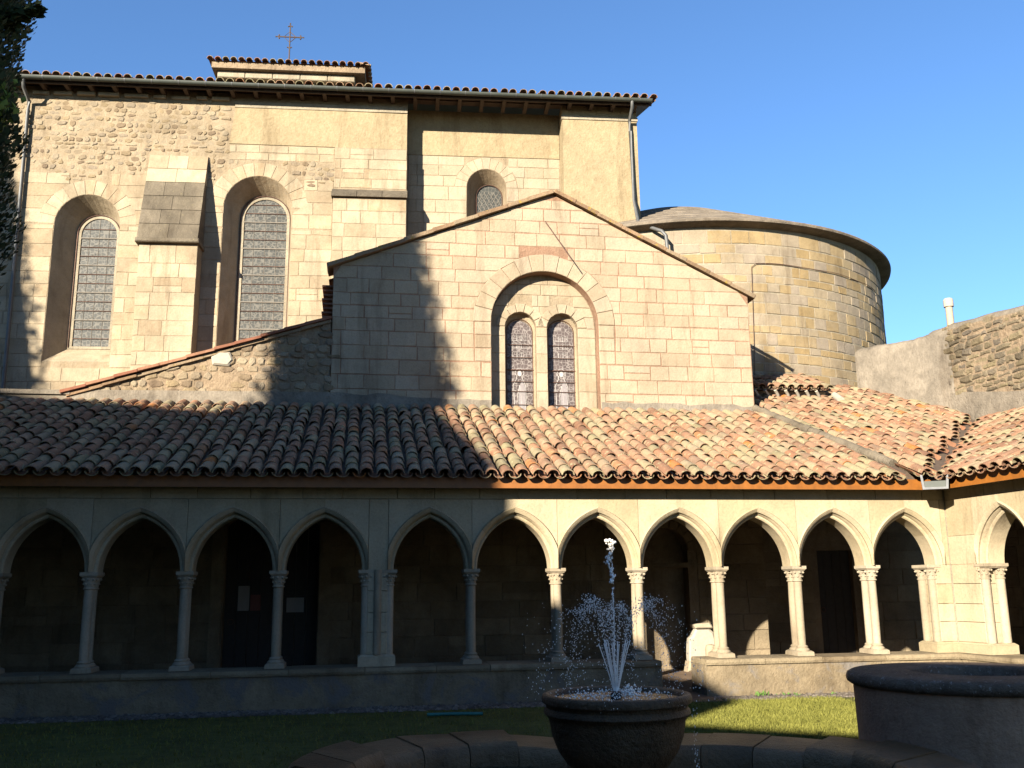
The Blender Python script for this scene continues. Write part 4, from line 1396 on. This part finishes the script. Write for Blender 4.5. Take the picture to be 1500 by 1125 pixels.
# ------------------------------------------------------------------ tower stub with cross
tw = thing('bell_tower', 'low square bell tower top with mossy tile roof and iron cross', 'tower', FN, (-2.15, 7, 13.6))
tw.location.z += 0.1
part('wall', MB().box(-4.05, -0.10, 5.35, 8.9, 13.6, 16.72), 'cream', tw)
for k in range(5):
    part('cornice_stone', MB().block([(-4.27 + 0.825 * k, 16.73), (-3.455 + 0.825 * k, 16.73), (-3.455 + 0.825 * k, 16.93), (-4.27 + 0.825 * k, 16.93)], 5.16, 5.6, 0.02), 'white_mortar', tw)
part('cornice_core', MB().box(-4.2, 0.0, 5.62, 9.0, 16.73, 16.92), 'white_mortar', tw)
part('eave_boards', MB().box(-4.42, 0.16, 5.0, 9.2, 16.945, 17.13), 'rubble_mortar', tw)
PX, PY, PZ = -2.13, 7.1, 17.75
part('roof_slope', MB().add([(-4.5, 4.95, 17.15), (0.24, 4.95, 17.15), (0.24, 9.25, 17.15), (-4.5, 9.25, 17.15), (PX, PY, PZ)], [(0, 1, 4), (1, 2, 4), (2, 3, 4), (3, 0, 4)]), 'tile_pan', tw)
bt = BASE[tw.name]
for k in range(21):
    o = bpy.data.objects.new('tile', TM)
    col.objects.link(o)
    o.parent = tw
    o.matrix_local = Matrix.Translation(-bt) @ tmat(-4.45 + 0.232 * k, 4.86, 17.15 + rng.uniform(-0.01, 0.015), 0.25, 0.03, rng.gauss(0, 0.05))
for k in range(18):
    o = bpy.data.objects.new('tile', TM)
    col.objects.link(o)
    o.parent = tw
    o.matrix_local = Matrix.Translation(-bt) @ Matrix.Translation((0.33, 5.0 + 0.235 * k, 17.15)) @ Matrix.Rotation(math.pi / 2, 4, 'Z') @ Matrix.Rotation(0.22, 4, 'X')
cr = MB()
X0, Y0, ZT0 = PX - 0.32, PY, 18.02
part('finial', MB().lathe([(0.18, ZT0 - 0.45), (0.13, ZT0), (0.07, ZT0 + 0.2), (0.05, ZT0 + 0.42), (0.001, ZT0 + 0.45)], (X0, Y0), 10), 'grey_stone', tw, smooth=60)
cr.tube([(X0, Y0, ZT0 + 0.4), (X0, Y0, ZT0 + 1.75)], 0.022, 6)
cr.tube([(X0 - 0.38, Y0, ZT0 + 1.33), (X0 + 0.38, Y0, ZT0 + 1.33)], 0.022, 6)
cr.tube([(X0 + 0.2 * math.cos(t), Y0, ZT0 + 1.33 + 0.2 * math.sin(t)) for t in [k * math.pi / 2 for k in range(5)]], 0.014, 5)
for ex, ez in ((-0.38, 1.33), (0.38, 1.33), (0, 1.75), (0, 0.92)):
    for k in range(3):
        t = k * 2.09 + math.atan2(ez - 1.33, ex if ex else 1e-6)
        cr.tube([(X0 + ex, Y0, ZT0 + ez), (X0 + ex + 0.085 * math.cos(t), Y0, ZT0 + ez + 0.085 * math.sin(t))], [0.014, 0.026], 5)
part('cross', cr, 'wood_dark', tw)

# ------------------------------------------------------------------ apse
ap = thing('apse', 'big round ochre stone apse with overhanging dark roof edge', 'apse', FW, (AX, AY, 0))
AR_ = 5.75
part('bedding', MB().lathe([(AR_ - 0.006, 0), (AR_ - 0.006, 9.86)], (AX, AY), 128), 'white_mortar', ap, smooth=60)
aps_rng = random.Random(3)
z = 5.55
nblk = 0
amass = MB()
while z < 9.72:
    upper = z > 8.75
    h = aps_rng.uniform(0.23, 0.28) if upper else aps_rng.uniform(0.17, 0.29)
    if 9.76 - z - h < 0.15:
        h = 9.76 - z
    a = R(215) + aps_rng.uniform(0, 0.08)
    while a < R(372):
        w = aps_rng.uniform(0.36, 0.62) if upper else aps_rng.uniform(0.22, 0.52)
        da = w / AR_
        ga = aps_rng.uniform(0.009, 0.016) / AR_
        ro = AR_ + aps_rng.uniform(-0.004, 0.012)
        mb = MB()
        vs = []
        j = lambda: aps_rng.uniform(-0.008, 0.008)
        for q in (0, 0.5, 1):
            aa = a + ga + (da - 2 * ga) * q
            j0, j1 = j(), j()
            for rr, z0, z1 in ((ro, z + 0.02 + j0, z + h - 0.02 + j1), (ro - 0.01, z + 0.012 + j0, z + h - 0.012 + j1), (AR_ - 0.05, z + 0.012 + j0, z + h - 0.012 + j1)):
                vs += [(AX + rr * math.cos(aa), AY + rr * math.sin(aa), z0), (AX + rr * math.cos(aa), AY + rr * math.sin(aa), z1)]
        fs = []
        for s in (0, 6):
            fs += [(s, s + 6, s + 7, s + 1), (s + 1, s + 7, s + 9, s + 3), (s + 2, s + 8, s + 6, s), (s + 3, s + 9, s + 11, s + 5), (s + 4, s + 10, s + 8, s + 2)]
        fs += [(0, 1, 3, 2), (2, 3, 5, 4), (12, 13, 15, 14), (14, 15, 17, 16)]
        mb.add(vs, fs)
        if R(262) < a < R(352) and nblk < 300:
            part('stone_block', mb, 'apse', ap)
            nblk += 1
        else:
            amass.add(mb.v, mb.f)
        a += da
    z += h
part('stone_mass', amass, 'apse_isl', ap, kind='stuff')
prof = [(AR_ - 0.02, 9.83), (AR_ + 0.22, 9.86), (AR_ + 0.29, 9.89), (AR_ + 0.30, 9.935), (AR_ + 0.27, 9.96)]
for i in range(11):
    t0, t1 = i / 11, (i + 1) / 11
    prof += [((AR_ + 0.25) * (1 - t0), 9.985 + 2.9 * (t0 if t0 < 0.7 else 0.7 + (t0 - 0.7) * 0.55)), ((AR_ + 0.25) * (1 - t1) + 0.02, 9.955 + 2.9 * (t1 if t1 < 0.7 else 0.7 + (t1 - 0.7) * 0.55))]
prof += [(0.001, 12.48)]
part('roof', MB().lathe(prof, (AX, AY), 128), 'apse_roof', ap, smooth=20)
def ap_pt(s, z, out=0.03):
    p = FC.w(s, 6.3)
    a = math.atan2(p.y - AY, p.x - AX)
    return (AX + (AR_ + out) * math.cos(a), AY + (AR_ + out) * math.sin(a), z)
cb = [ap_pt(13.62, 5.6), ap_pt(13.68, 7.0), ap_pt(13.72, 8.2), ap_pt(13.74, 8.85), ap_pt(13.86, 8.95)] + [ap_pt(13.9 + 0.32 * i, 8.96 + 0.012 * math.sin(i)) for i in range(1, 18)]
solo('cable', MB().tube(cb, 0.008, 5), 'iron', 'thin dark cable clipped round the apse wall', 'cable', FW, cb[0], smooth=60)

# small patched roof in the corner of chapel and apse
sr = thing('small_roof', 'little mossy tiled penthouse roof tucked between chapel and apse', 'roof', FC, (13.8, 5.5, 5.5))
zs2 = lambda y: 5.72 + 0.42 * (y - 5.0)
part('roof_deck', MB().slab([(12.7, 5.02), (14.9, 5.05), (15.2, 6.4), (12.7, 6.3)], lambda x, y: zs2(y) - 0.05, lambda x, y: zs2(y) - 0.01), 'wood_dark', sr)
part('eave_wall', MB().box(12.7, 14.85, 5.22, 5.3, 5.2, 5.70), 'white_plaster', sr)
spots = []
for c in range(10):
    for k in range(5):
        x, y = 12.82 + c * 0.222, 4.93 + k * 0.31
        if apse_d(x, y) > 5.85:
            spots.append((x, y, zs2(y) + 0.03, math.atan(0.42)))
tiled(sr, spots, 60, [(12.93 + c * 0.222, 4.96, zs2(4.96) + 0.05, math.atan(0.42)) for c in range(9)])
for c in range(8):
    x = 12.98 + c * 0.235
    part('corbel', MB().tube([(x - 0.10, 5.0, 5.68), (x - 0.02, 5.06, 5.60), (x + 0.03, 5.13, 5.50), (x + 0.05, 5.24, 5.42)], 0.035, 6), 'white_plaster', sr, smooth=60)
part('end_tile', MB().tube([(14.95, 4.75, 5.43), (15.02, 5.15, 5.62)], 0.08, 8), 'white_plaster', sr, smooth=60)

# ------------------------------------------------------------------ walls on the right
FA = Frame((8.367, 21.33, 0), -59.82)
rw = thing('rendered_wall', 'grey rendered wall joining the round apse to the ruined wall', 'wall', FA, (0.8, 0.3, 4.8))
top = [(-0.6, 6.98), (0.1, 6.95), (0.5, 6.90), (0.96, 6.88), (1.4, 6.90), (1.9, 6.95)]
mb = MB()
vs, fs = [], []
m = 5
xs = np.linspace(-0.6, 1.9, 22)
for x in xs:
    zt = np.interp(x, [p[0] for p in top], [p[1] for p in top]) + rng.uniform(-0.012, 0.012)
    vs += [(x, rng.uniform(-.01, .01), 4.4), (x, rng.uniform(-.012, .012), zt - 0.10), (x, 0.09, zt), (x, 0.4, zt), (x, 0.5, zt - 0.1), (x, 0.5, 4.4)]
for i in range(len(xs) - 1):
    fs += [(i * 6 + k, i * 6 + 6 + k, i * 6 + 7 + k, i * 6 + 1 + k) for k in range(5)]
fs += [tuple(range(6)), tuple(range(len(vs) - 6, len(vs)))]
mb.add(vs, fs)
part('render_face', mb, 'grey_render', rw, smooth=50)
uw = thing('ruined_wall', 'crumbling rubble wall with broken stone courses above the short gallery roof', 'wall', FE, (-2, 3.7, 4.4))
def uz(x):
    return np.interp(x, [-4.4, -3.97, -2.78, -1.52, 0, 14], [6.95, 6.97, 6.90, 6.78, 6.7, 6.6])
def ubot(x):
    return 4.62 + (0.13 * (-2.9 - x) if x < -2.9 else 0.0)
core = [(x, uz(x) - 0.10) for x in np.linspace(-4.35, 14, 60)]  # length beyond the view added to block sky light from the east
part('core', MB().prism([(-4.35, 4.2), (14, 4.2)] + core[::-1], 3.53, 4.0), 'rubble_mortar', uw)
part('render_base', MB().prism([(-4.3, 4.4), (14, 4.4), (14, 5.0), (-1.2, 5.08), (-2.2, 5.22), (-3.2, 5.42), (-3.8, 5.5), (-4.3, 5.4)], 3.50, 3.56), 'grey_render', uw)
z = 5.0
while z < 7.0:
    h = rng.uniform(0.08, 0.16)
    x = -4.32 + rng.uniform(0, 0.2)
    while x < -1.0:
        w = rng.uniform(0.14, 0.42)
        zc = z + h / 2
        if zc + h * 0.4 < uz(x + w / 2) - 0.02 + rng.uniform(-.05, .05) and zc > np.interp(x, [-4.3, -3.2, -2.2, -1.2], [5.4, 5.42, 5.22, 5.08]) and rng.random() < 0.94:
            j = lambda: rng.uniform(-0.025, 0.025)
            p = [(x + j(), z + 0.01 + j()), (x + w * 0.5, z + j()), (x + w - 0.02 + j(), z + 0.01 + j()), (x + w - 0.015 + j(), z + h * .5), (x + w - 0.02 + j(), z + h - 0.01 + j()), (x + w * .5, z + h + j()), (x + j(), z + h - 0.01 + j()), (x - .005, z + h * .5)]
            y = 3.53 - rng.uniform(0.0, 0.04)
            part('ruin_stone', MB().block(p, y, 3.7, 0.03), 'ruin', uw)
        x += w
    z += h
part('coping_mortar', MB().tube([(x, 3.72, uz(x) - 0.12) for x in np.linspace(-4.3, 14, 60)], [0.17 + rng.uniform(-.02, .03) for _ in range(60)], 9), 'grey_render', uw, smooth=60)
ps = thing('timber_post', 'pale post with a cap sticking up behind the ruined wall', 'post', FW, (12.37, 26, 0))
part('shaft', MB().lathe([(0.10, 0.0), (0.10, 9.2)], (12.37, 26), 12), 'post', ps, smooth=60)
part('cap', MB().lathe([(0.001, 9.2), (0.135, 9.2), (0.135, 9.40), (0.11, 9.44), (0.001, 9.44)], (12.37, 26), 12), 'white_plaster', ps, smooth=40)

# ------------------------------------------------------------------ fountain
ft = thing('fountain', 'dark stone bowl fountain on a pedestal throwing up water', 'fountain', FW, (FX, FY, -0.1))
bowl = [(0.001, 0.60), (0.10, 0.62), (0.26, 0.72), (0.36, 0.84), (0.385, 0.90), (0.405, 0.945), (0.43, 0.957), (0.452, 0.95), (0.462, 0.93), (0.457, 0.905), (0.438, 0.895),
        (0.432, 0.875), (0.446, 0.862), (0.450, 0.842), (0.436, 0.828), (0.424, 0.822), (0.415, 0.79), (0.40, 0.71), (0.365, 0.62), (0.31, 0.545), (0.25, 0.50), (0.22, 0.485)]
part('bowl', MB().lathe(bowl, (FX, FY), 72), 'dark_basin', ft, smooth=50)
part('pedestal', MB().lathe([(0.22, 0.49), (0.27, 0.47), (0.27, 0.43), (0.20, 0.40), (0.16, 0.28), (0.17, 0.12), (0.26, 0.06), (0.34, 0.02), (0.36, -0.1)], (FX, FY), 40), 'dark_basin', ft, smooth=50)
part('water', MB().lathe([(0.001, 0.925), (0.2, 0.925), (0.402, 0.925)], (FX, FY), 48), 'water', ft, smooth=180)
part('nozzle', MB().lathe([(0.035, 0.92), (0.035, 0.955), (0.02, 0.965), (0.001, 0.965)], (FX, FY), 12), 'iron', ft, smooth=40)
spray = MB()
ICO = [(0, 0, 1), (0.894, 0, 0.447), (0.276, 0.851, 0.447), (-0.724, 0.526, 0.447), (-0.724, -0.526, 0.447), (0.276, -0.851, 0.447),
       (0.724, 0.526, -0.447), (-0.276, 0.851, -0.447), (-0.894, 0, -0.447), (-0.276, -0.851, -0.447), (0.724, -0.526, -0.447), (0, 0, -1)]
ICF = [(0, 1, 2), (0, 2, 3), (0, 3, 4), (0, 4, 5), (0, 5, 1), (1, 6, 2), (2, 7, 3), (3, 8, 4), (4, 9, 5), (5, 10, 1), (2, 6, 7), (3, 7, 8), (4, 8, 9), (5, 9, 10), (1, 10, 6), (11, 7, 6), (11, 8, 7), (11, 9, 8), (11, 10, 9), (11, 6, 10)]
def drop(x, y, z, r, st=1.0):
    spray.add([(x + a * r, y + b * r, z + c * r * st) for a, b, c in ICO], ICF)
wr = random.Random(11)
def jet(az, tilt, vel, n, tmax, spread):
    vx, vy, vz = vel * math.sin(tilt) * math.cos(az), vel * math.sin(tilt) * math.sin(az), vel * math.cos(tilt)
    for i in range(n):
        t = tmax * (i + wr.random()) / n
        s = spread * t
        x = FX + vx * t + wr.gauss(0, s)
        y = FY + vy * t + wr.gauss(0, s)
        z = 0.96 + vz * t - 4.9 * t * t + wr.gauss(0, s * 0.9)
        if z < 0.93 and math.hypot(x - FX, y - FY) < 0.42:
            continue
        if z < 0.9:
            continue
        drop(x, y, z, wr.uniform(0.0013, 0.0033) * (0.75 if t < 0.12 else 1.0), wr.uniform(1.0, 1.8))
for k in range(13):
    az = 2 * math.pi * k / 13 + 0.2
    tl = 0.20 + 0.05 * math.sin(k * 2.3)
    vel = 3.28 + 0.12 * math.sin(k * 1.7)
    jet(az, tl, vel, 270, 0.74, 0.05)
    # coherent lower part of each jet
    pth = []
    for i in range(9):
        t = 0.014 * i
        pth.append((FX + 0.012 * math.cos(az) + vel * math.sin(tl) * math.cos(az) * t, FY + 0.012 * math.sin(az) + vel * math.sin(tl) * math.sin(az) * t, 0.96 + vel * math.cos(tl) * t - 4.9 * t * t))
    spray.tube(pth, [0.0028 + 0.0006 * wr.random() for _ in pth], 5)
for i in range(150):
    t = wr.random()
    drop(FX + wr.gauss(0, 0.004), FY + wr.gauss(0, 0.004), 0.96 + 0.9 * t, wr.uniform(0.002, 0.004), 2.2)
spray.tube([(FX + wr.gauss(0, 0.0015), FY, 0.96 + 0.06 * i) for i in range(11)], [0.0042 - 0.00015 * i for i in range(11)], 6)
for i in range(90):                 # tumbling head of the middle jet
    t = wr.random()
    drop(FX + wr.gauss(-0.01, 0.005 + 0.010 * t) + 0.012 * math.sin(t * 9), FY + wr.gauss(0, 0.01), 1.62 + 0.27 * t, wr.uniform(0.003, 0.008), wr.uniform(1, 2))
for i in range(22):
    drop(FX + wr.gauss(-0.005, 0.014), FY + wr.gauss(0, 0.012), 1.885 + wr.gauss(0, 0.010), wr.uniform(0.006, 0.012), 1.0)
for i in range(420):                # splashing back into the bowl
    a, r_ = wr.uniform(0, 6.28), abs(wr.gauss(0.2, 0.13))
    drop(FX + min(r_, 0.42) * math.cos(a), FY + min(r_, 0.42) * math.sin(a), 0.93 + abs(wr.gauss(0, 0.016)), wr.uniform(0.0025, 0.006))
for i in range(110):
    drop(FX + 0.05 + wr.gauss(0.03, 0.032), FY + wr.gauss(-0.05, 0.03), 0.945 + abs(wr.gauss(0, 0.03)), wr.uniform(0.003, 0.008))
for i in range(160):
    a, r_ = wr.uniform(0, 6.28), wr.uniform(0.3, 0.6)
    drop(FX + r_ * math.cos(a), FY + r_ * math.sin(a), wr.uniform(0.95, 1.5), wr.uniform(0.0016, 0.0036), 1.4)
for i in range(70):
    drop(FX + 0.455 + wr.gauss(0, 0.008), FY - 0.1 + wr.gauss(0, 0.01), wr.uniform(0.3, 0.88), wr.uniform(0.0015, 0.0028), 2.5)
part('spray', spray, 'spray', ft, smooth=180, kind='stuff')

# lobed pool kerb
pk = thing('fountain_pool', 'low lobed pool of worn brown kerb stones around the fountain', 'pool', FW, (FX, FY, 0))
nst = 46
def kpt(a, off):
    r_ = pool_r(a) + off
    return (FX + r_ * math.cos(a), FY + r_ * math.sin(a))
for i in range(nst):
    a0 = R(23) + 2 * math.pi * i / nst + 0.0012
    a1 = R(23) + 2 * math.pi * (i + 1) / nst - 0.0012
    ns_ = 6
    prof = [(0.0, -0.12), (-0.02, 0.10), (0.01, 0.17), (0.06, 0.205), (0.72, 0.215), (0.80, 0.18), (0.83, 0.10), (0.83, -0.05)]
    dz = rng.uniform(-0.035, 0.02)
    tw_ = rng.uniform(-0.03, 0.03)
    vs, fs = [], []
    for k in range(ns_ + 1):
        a = a0 + (a1 - a0) * k / ns_
        for off, z in prof:
            x, y = kpt(a, off)
            vs.append((x, y, z + (dz + tw_ * (k / ns_ - 0.5) if z > 0.05 else 0)))
    m = len(prof)
    for k in range(ns_):
        fs += [(k * m + q, k * m + q + 1, (k + 1) * m + q + 1, (k + 1) * m + q) for q in range(m - 1)]
    fs += [tuple(range(m)), tuple(range(ns_ * m, ns_ * m + m))]
    part('kerb_stone', MB().add(vs, fs), 'kerb', pk, smooth=35)
part('gravel_bed', MB().slab([kpt(2 * math.pi * k / 90, 0.05) for k in range(90)], -0.1, 0.01), 'pool_bed', pk)
gm = MB()
for i in range(5000):
    a = rng.uniform(0, 2 * math.pi)
    r_ = rng.uniform(0.4, 1.0) * pool_r(a)
    x, y = FX + r_ * math.cos(a), FY + r_ * math.sin(a)
    s = rng.uniform(0.008, 0.032)
    gm.add([(x + s, y, 0.008), (x - s * 0.5, y + s * 0.8, 0.008), (x - s * 0.6, y - s * 0.8, 0.008), (x, y, 0.01 + s * 0.6)], [(0, 1, 3), (1, 2, 3), (2, 0, 3)])
part('wet_gravel', gm, 'pool_bed', pk, smooth=180, kind='stuff')

# ------------------------------------------------------------------ round well
wl_ = thing('stone_well', 'wide round well with plastered drum and speckled rounded stone rim', 'well', FW, (WX, WY, 0))
part('drum', MB().lathe([(1.10, -0.05), (1.10, 0.2), (1.105, 0.45), (1.11, 0.655)], (WX, WY), 96), 'well', wl_, smooth=60)
part('rim', MB().lathe([(1.08, 0.645), (1.13, 0.64), (1.165, 0.665), (1.175, 0.70), (1.16, 0.74), (1.12, 0.76), (0.60, 0.768), (0.56, 0.745), (0.55, 0.30)], (WX, WY), 96), 'well_rim', wl_, smooth=60)
part('water', MB().lathe([(0.001, 0.42), (0.4, 0.42), (0.552, 0.42)], (WX, WY), 48), 'water', wl_, smooth=180)

# ------------------------------------------------------------------ small things on the lawn
solo('hose_piece', MB().tube([(-1.12, 12.68, 0.035), (-0.8, 12.70, 0.04), (-0.42, 12.72, 0.035)], 0.022, 8), 'teal', 'short teal plastic strip lying on the shaded lawn', 'plastic strip', FW, (-0.8, 12.7, 0.0), smooth=60)
def weed(s, y, label, n=26, h=0.10, wspread=0.10):
    p = FC.w(s, y, 0)
    mb = MB()
    for i in range(n):
        a = rng.uniform(0, 6.28)
        l = rng.uniform(0.4, 1.0) * h
        o = (rng.gauss(0, wspread * .5), rng.gauss(0, 0.03))
        dx, dy = math.cos(a) * l * 0.6, math.sin(a) * l * 0.6
        px, py = -math.sin(a) * 0.012, math.cos(a) * 0.012
        b = (p.x + o[0], p.y + o[1])
        mb.add([(b[0], b[1], 0), (b[0] + dx * .5 + px, b[1] + dy * .5 + py, l * .7), (b[0] + dx, b[1] + dy, l), (b[0] + dx * .5 - px, b[1] + dy * .5 - py, l * .65)], [(0, 1, 2, 3)])
    solo('weed', mb, 'weed', label, 'plant', FW, (p.x, p.y, 0), group='weeds at the foot of the parapet')
weed(10.66, -0.22, 'bushy weed at the foot of the lit parapet near the passage')
weed(11.10, -0.24, 'low spreading weed midway along the foot of the lit parapet', 22, 0.06, 0.18)
weed(11.75, -0.24, 'tiny weed at the parapet foot close to the round well', 10, 0.05, 0.06)

# ------------------------------------------------------------------ cypresses
def cypress(x, y, h, rad, n, label, zbase=0.5, wob=0.14, seed=1, top_taper=0.55, low=0.25, leaf=0.09):
    r = random.Random(seed)
    t = thing('cypress_tree', label, 'tree', FW, (x, y, 0), 'cypresses round the garden')
    part('trunk', MB().tube([(x, y, -0.1), (x + 0.02, y, h * 0.4), (x, y, h * 0.92)], [0.2, 0.14, 0.02], 10), 'trunk', t, smooth=60)
    def rad_at(f):
        a = min(1.0, 0.45 + f / low * 0.55) if f < low else 1.0
        b = 1.0 if f < top_taper else max(0.03, ((1 - f) / (1 - top_taper))) ** 0.75
        return rad * a * b
    lumps = [(r.uniform(0, 6.28), r.uniform(0, 1), r.uniform(0.06, 0.16)) for _ in range(60)]
    core = MB()
    prof = [(0.001, zbase)] + [(rad_at(f) * (0.86 if leaf < 0.15 else 0.93), zbase + (h - zbase) * f) for f in np.linspace(0.02, 0.99, 16)] + [(0.001, h - 0.05)]
    core.lathe(prof, (x, y), 14)
    mb = MB()
    for i in range(n):
        f = r.random()
        a = r.uniform(0, 6.28)
        z = zbase + (h - zbase) * f
        rr = rad_at(f)
        k = 1.0
        for la, lf, lr in lumps:
            da = math.atan2(math.sin(a - la), math.cos(a - la))
            d2 = (da * rr) ** 2 + ((f - lf) * (h - zbase)) ** 2
            if d2 < 0.6:
                k += lr * math.exp(-d2 / 0.10)
        rr *= k * r.uniform(0.72, 1.0 + wob)
        px, py = x + rr * math.cos(a), y + rr * math.sin(a)
        l = leaf * r.uniform(0.6, 1.5)
        ox, oy = math.cos(a) * l * r.uniform(0.1, 0.7), math.sin(a) * l * r.uniform(0.1, 0.7)
        sx, sy = -math.sin(a + r.uniform(-1, 1)) * l * 0.3, math.cos(a + r.uniform(-1, 1)) * l * 0.3
        dz = l * r.uniform(0.3, 1.0)
        mb.add([(px, py, z), (px + ox * .5 + sx, py + oy * .5 + sy, z + dz * .5), (px + ox, py + oy, z + dz), (px + ox * .5 - sx, py + oy * .5 - sy, z + dz * .45)], [(0, 1, 2, 3)])
    cr_ = part('crown', mb, 'cypress', t, kind='stuff')
    part('blocking_core', core, 'cypress', cr_)  # solid core inside the leaves, added to block light
    return t
def at_sun(u, d):
    p = SUN_R * u + SUN_H * d
    return p.x, p.y
cyp = cypress(-7.15, 10.3, 10.6, 1.12, 70000, 'dark columnar cypress standing in front of the shaded arches', zbase=3.6, seed=5, low=0.16, top_taper=0.8, leaf=0.085, wob=0.06)
br_ = MB()
r5 = random.Random(9)
for i in range(500):
    t_ = r5.random()
    px, py, pz = -6.12 + 0.5 * t_, 10.25 + r5.gauss(0, 0.05), 8.25 + 0.17 * t_ + r5.gauss(0, 0.04 * (1.3 - t_))
    l = r5.uniform(0.05, 0.11)
    a = r5.uniform(0, 6.28)
    br_.add([(px, py, pz), (px + l * .5, py + .03 * math.cos(a), pz + l * .3 + .03), (px + l, py, pz + l * r5.uniform(-.1, .6)), (px + l * .5, py - .03 * math.cos(a), pz + l * .1)], [(0, 1, 2, 3)])
part('branch', br_, 'cypress', cyp, kind='stuff')
vn = MB()
for i in range(420):
    px, py, pz = -6.0 + r5.gauss(0.02, 0.12), 9.95 + r5.gauss(0, 0.2), 7.15 + r5.gauss(0, 0.13)
    l = r5.uniform(0.03, 0.07)
    a, b_ = r5.uniform(0, 6.28), r5.uniform(-1, 1)
    vn.add([(px, py, pz), (px + l * math.cos(a), py + l * math.sin(a) * .5, pz + l * b_), (px + l * math.cos(a) * 1.3, py, pz + l * b_ - l), (px + l * .2, py + .02, pz - l)], [(0, 1, 2, 3)])
part('lit_vine_leaves', vn, 'vine', cyp, kind='stuff', label='yellow-green vine leaves on the cypress edge, coloured as if sunlit')  # bright leaf colour stands in for the sunlit bit at the tree's edge
ax_, ay_ = at_sun(-11.2, -4.0)
cypress(ax_, ay_, 17.3, 1.33, 15000, 'tall cypress across the garden whose shadow falls on the chapel', seed=6, top_taper=0.66, leaf=0.2, wob=0.1)
bx_, by_ = at_sun(-21.0, -3.0)
cypress(bx_, by_, 18.0, 1.52, 11000, 'tall cypress at the west side shading the church corner', seed=8, top_taper=0.6, leaf=0.2, wob=0.1)

# ------------------------------------------------------------------ unseen blocks added on the sunny side, outlines shaped for the shadows they cast
FS = Frame((0, 0, 0), -math.degrees(SUN_AZ))
def wing(name, label, pts, d0, depth, wins, eave=None):
    """range whose gable profile (x, z) is pushed back along y"""
    x0, x1 = min(p[0] for p in pts), max(p[0] for p in pts)
    t = thing(name, label, 'building', FS, ((x0 + x1) / 2, d0 - depth / 2, 0), 'unseen ranges added to shade the garden')
    part('walls', MB().prism([(x0, 0), (x1, 0)] + [p for p in pts[::-1]], d0 - depth, d0), 'plaster', t)
    rfm = MB()
    rp = pts + ([eave] if eave else [])
    for a, b in zip(rp[:-1], rp[1:]):
        if b[0] - a[0] > 0.2:
            rfm.add([(a[0], d0 + 0.35, a[1] + 0.02), (b[0], d0 + 0.35, b[1] + 0.02), (b[0], d0 - depth - 0.35, b[1] + 0.02), (a[0], d0 - depth - 0.35, a[1] + 0.02),
                     (a[0], d0 + 0.35, a[1] + 0.12), (b[0], d0 + 0.35, b[1] + 0.12), (b[0], d0 - depth - 0.35, b[1] + 0.12), (a[0], d0 - depth - 0.35, a[1] + 0.12)],
                    [(0, 3, 2, 1), (4, 5, 6, 7), (0, 1, 5, 4), (1, 2, 6, 5), (2, 3, 7, 6), (3, 0, 4, 7)])
    part('roof', rfm, 'tile_pan', t)
    for wx, wz in wins:
        w = part('window', MB().box(wx - 0.45, wx + 0.45, d0 + 0.004, d0 + 0.03, wz, wz + 1.3), 'glass', t)
        part('frame', MB().box(wx - 0.52, wx + 0.52, d0 + 0.002, d0 + 0.05, wz - 0.12, wz - 0.01).box(wx - 0.03, wx + 0.03, d0 + 0.031, d0 + 0.045, wz, wz + 1.3), 'cream', w)
D0 = -9.0
K = 9.0 * math.tan(SUN_EL)
wing('shade_range', 'long unseen range added across the garden to shade the left arcade', [(-23.0, 8.35 + K), (-12.35, 8.35 + K)], D0 - 0.02, 7.0, [(-21 + 2.2 * i, z) for i in range(4) for z in (2.0, 5.5, 8.5)])
wing('shade_range', 'tall unseen block, its steep roof slope shaped for the shadow edge', [(-12.3, 11.7 + K), (-7.0, 7.12 + K)], D0, 7.0, [(-11 + 1.9 * i, z) for i in range(2) for z in (2.0, 5.0, 8.0)])
wing('shade_range', 'low unseen wing, its overhanging roof shaped for the shadow by the parapet', [(-7.35, 5.75 + K), (-5.6, 5.16 + K), (-4.55, 4.66 + K)], D0 - 0.01, 6.5, [(-6.5 + 1.4 * i, 3.0) for i in range(2)], (-4.12, 4.38 + K))
wing('shade_range', 'lowest unseen wing, its height set to leave a strip of lawn sunlit', [(-4.6, 3.56 + K), (-1.9, 3.56 + K)], D0 - 0.02, 6.4, [(-3.2, 3.0)])
wing('shade_range', 'plain unseen wing with level eaves added to shade the round well', [(-2.05, 4.4 + K), (12.0, 4.4 + K)], D0 - 0.03, 6.5, [(0 + 2.2 * i, z) for i in range(5) for z in (2.0, 5.0)])

wr_ = thing('shade_range', 'unseen west range added on the left to cut sky light', 'building', FC, (-8.5, -7, 0), 'unseen ranges added to shade the garden')  # added out of view so less sky light reaches the garden
part('walls', MB().box(-12, -5.2, -18, 3.0, 0, 6.6), 'plaster', wr_)
part('roof', MB().add([(-12.3, -18.3, 6.6), (-4.9, -18.3, 6.6), (-8.6, -18.3, 7.6), (-12.3, 3.2, 6.6), (-4.9, 3.2, 6.6), (-8.6, 3.2, 7.6)], [(0, 2, 5, 3), (1, 4, 5, 2), (0, 1, 2), (3, 5, 4), (0, 3, 4, 1)]), 'tile_pan', wr_)
for i in range(6):
    w = part('window', MB().box(-5.199, -5.17, -16 + 3 * i, -15.1 + 3 * i, 3.9, 5.2), 'glass', wr_)
    part('sill', MB().box(-5.2, -5.1, -16.1 + 3 * i, -15.0 + 3 * i, 3.78, 3.89), 'cream', w)
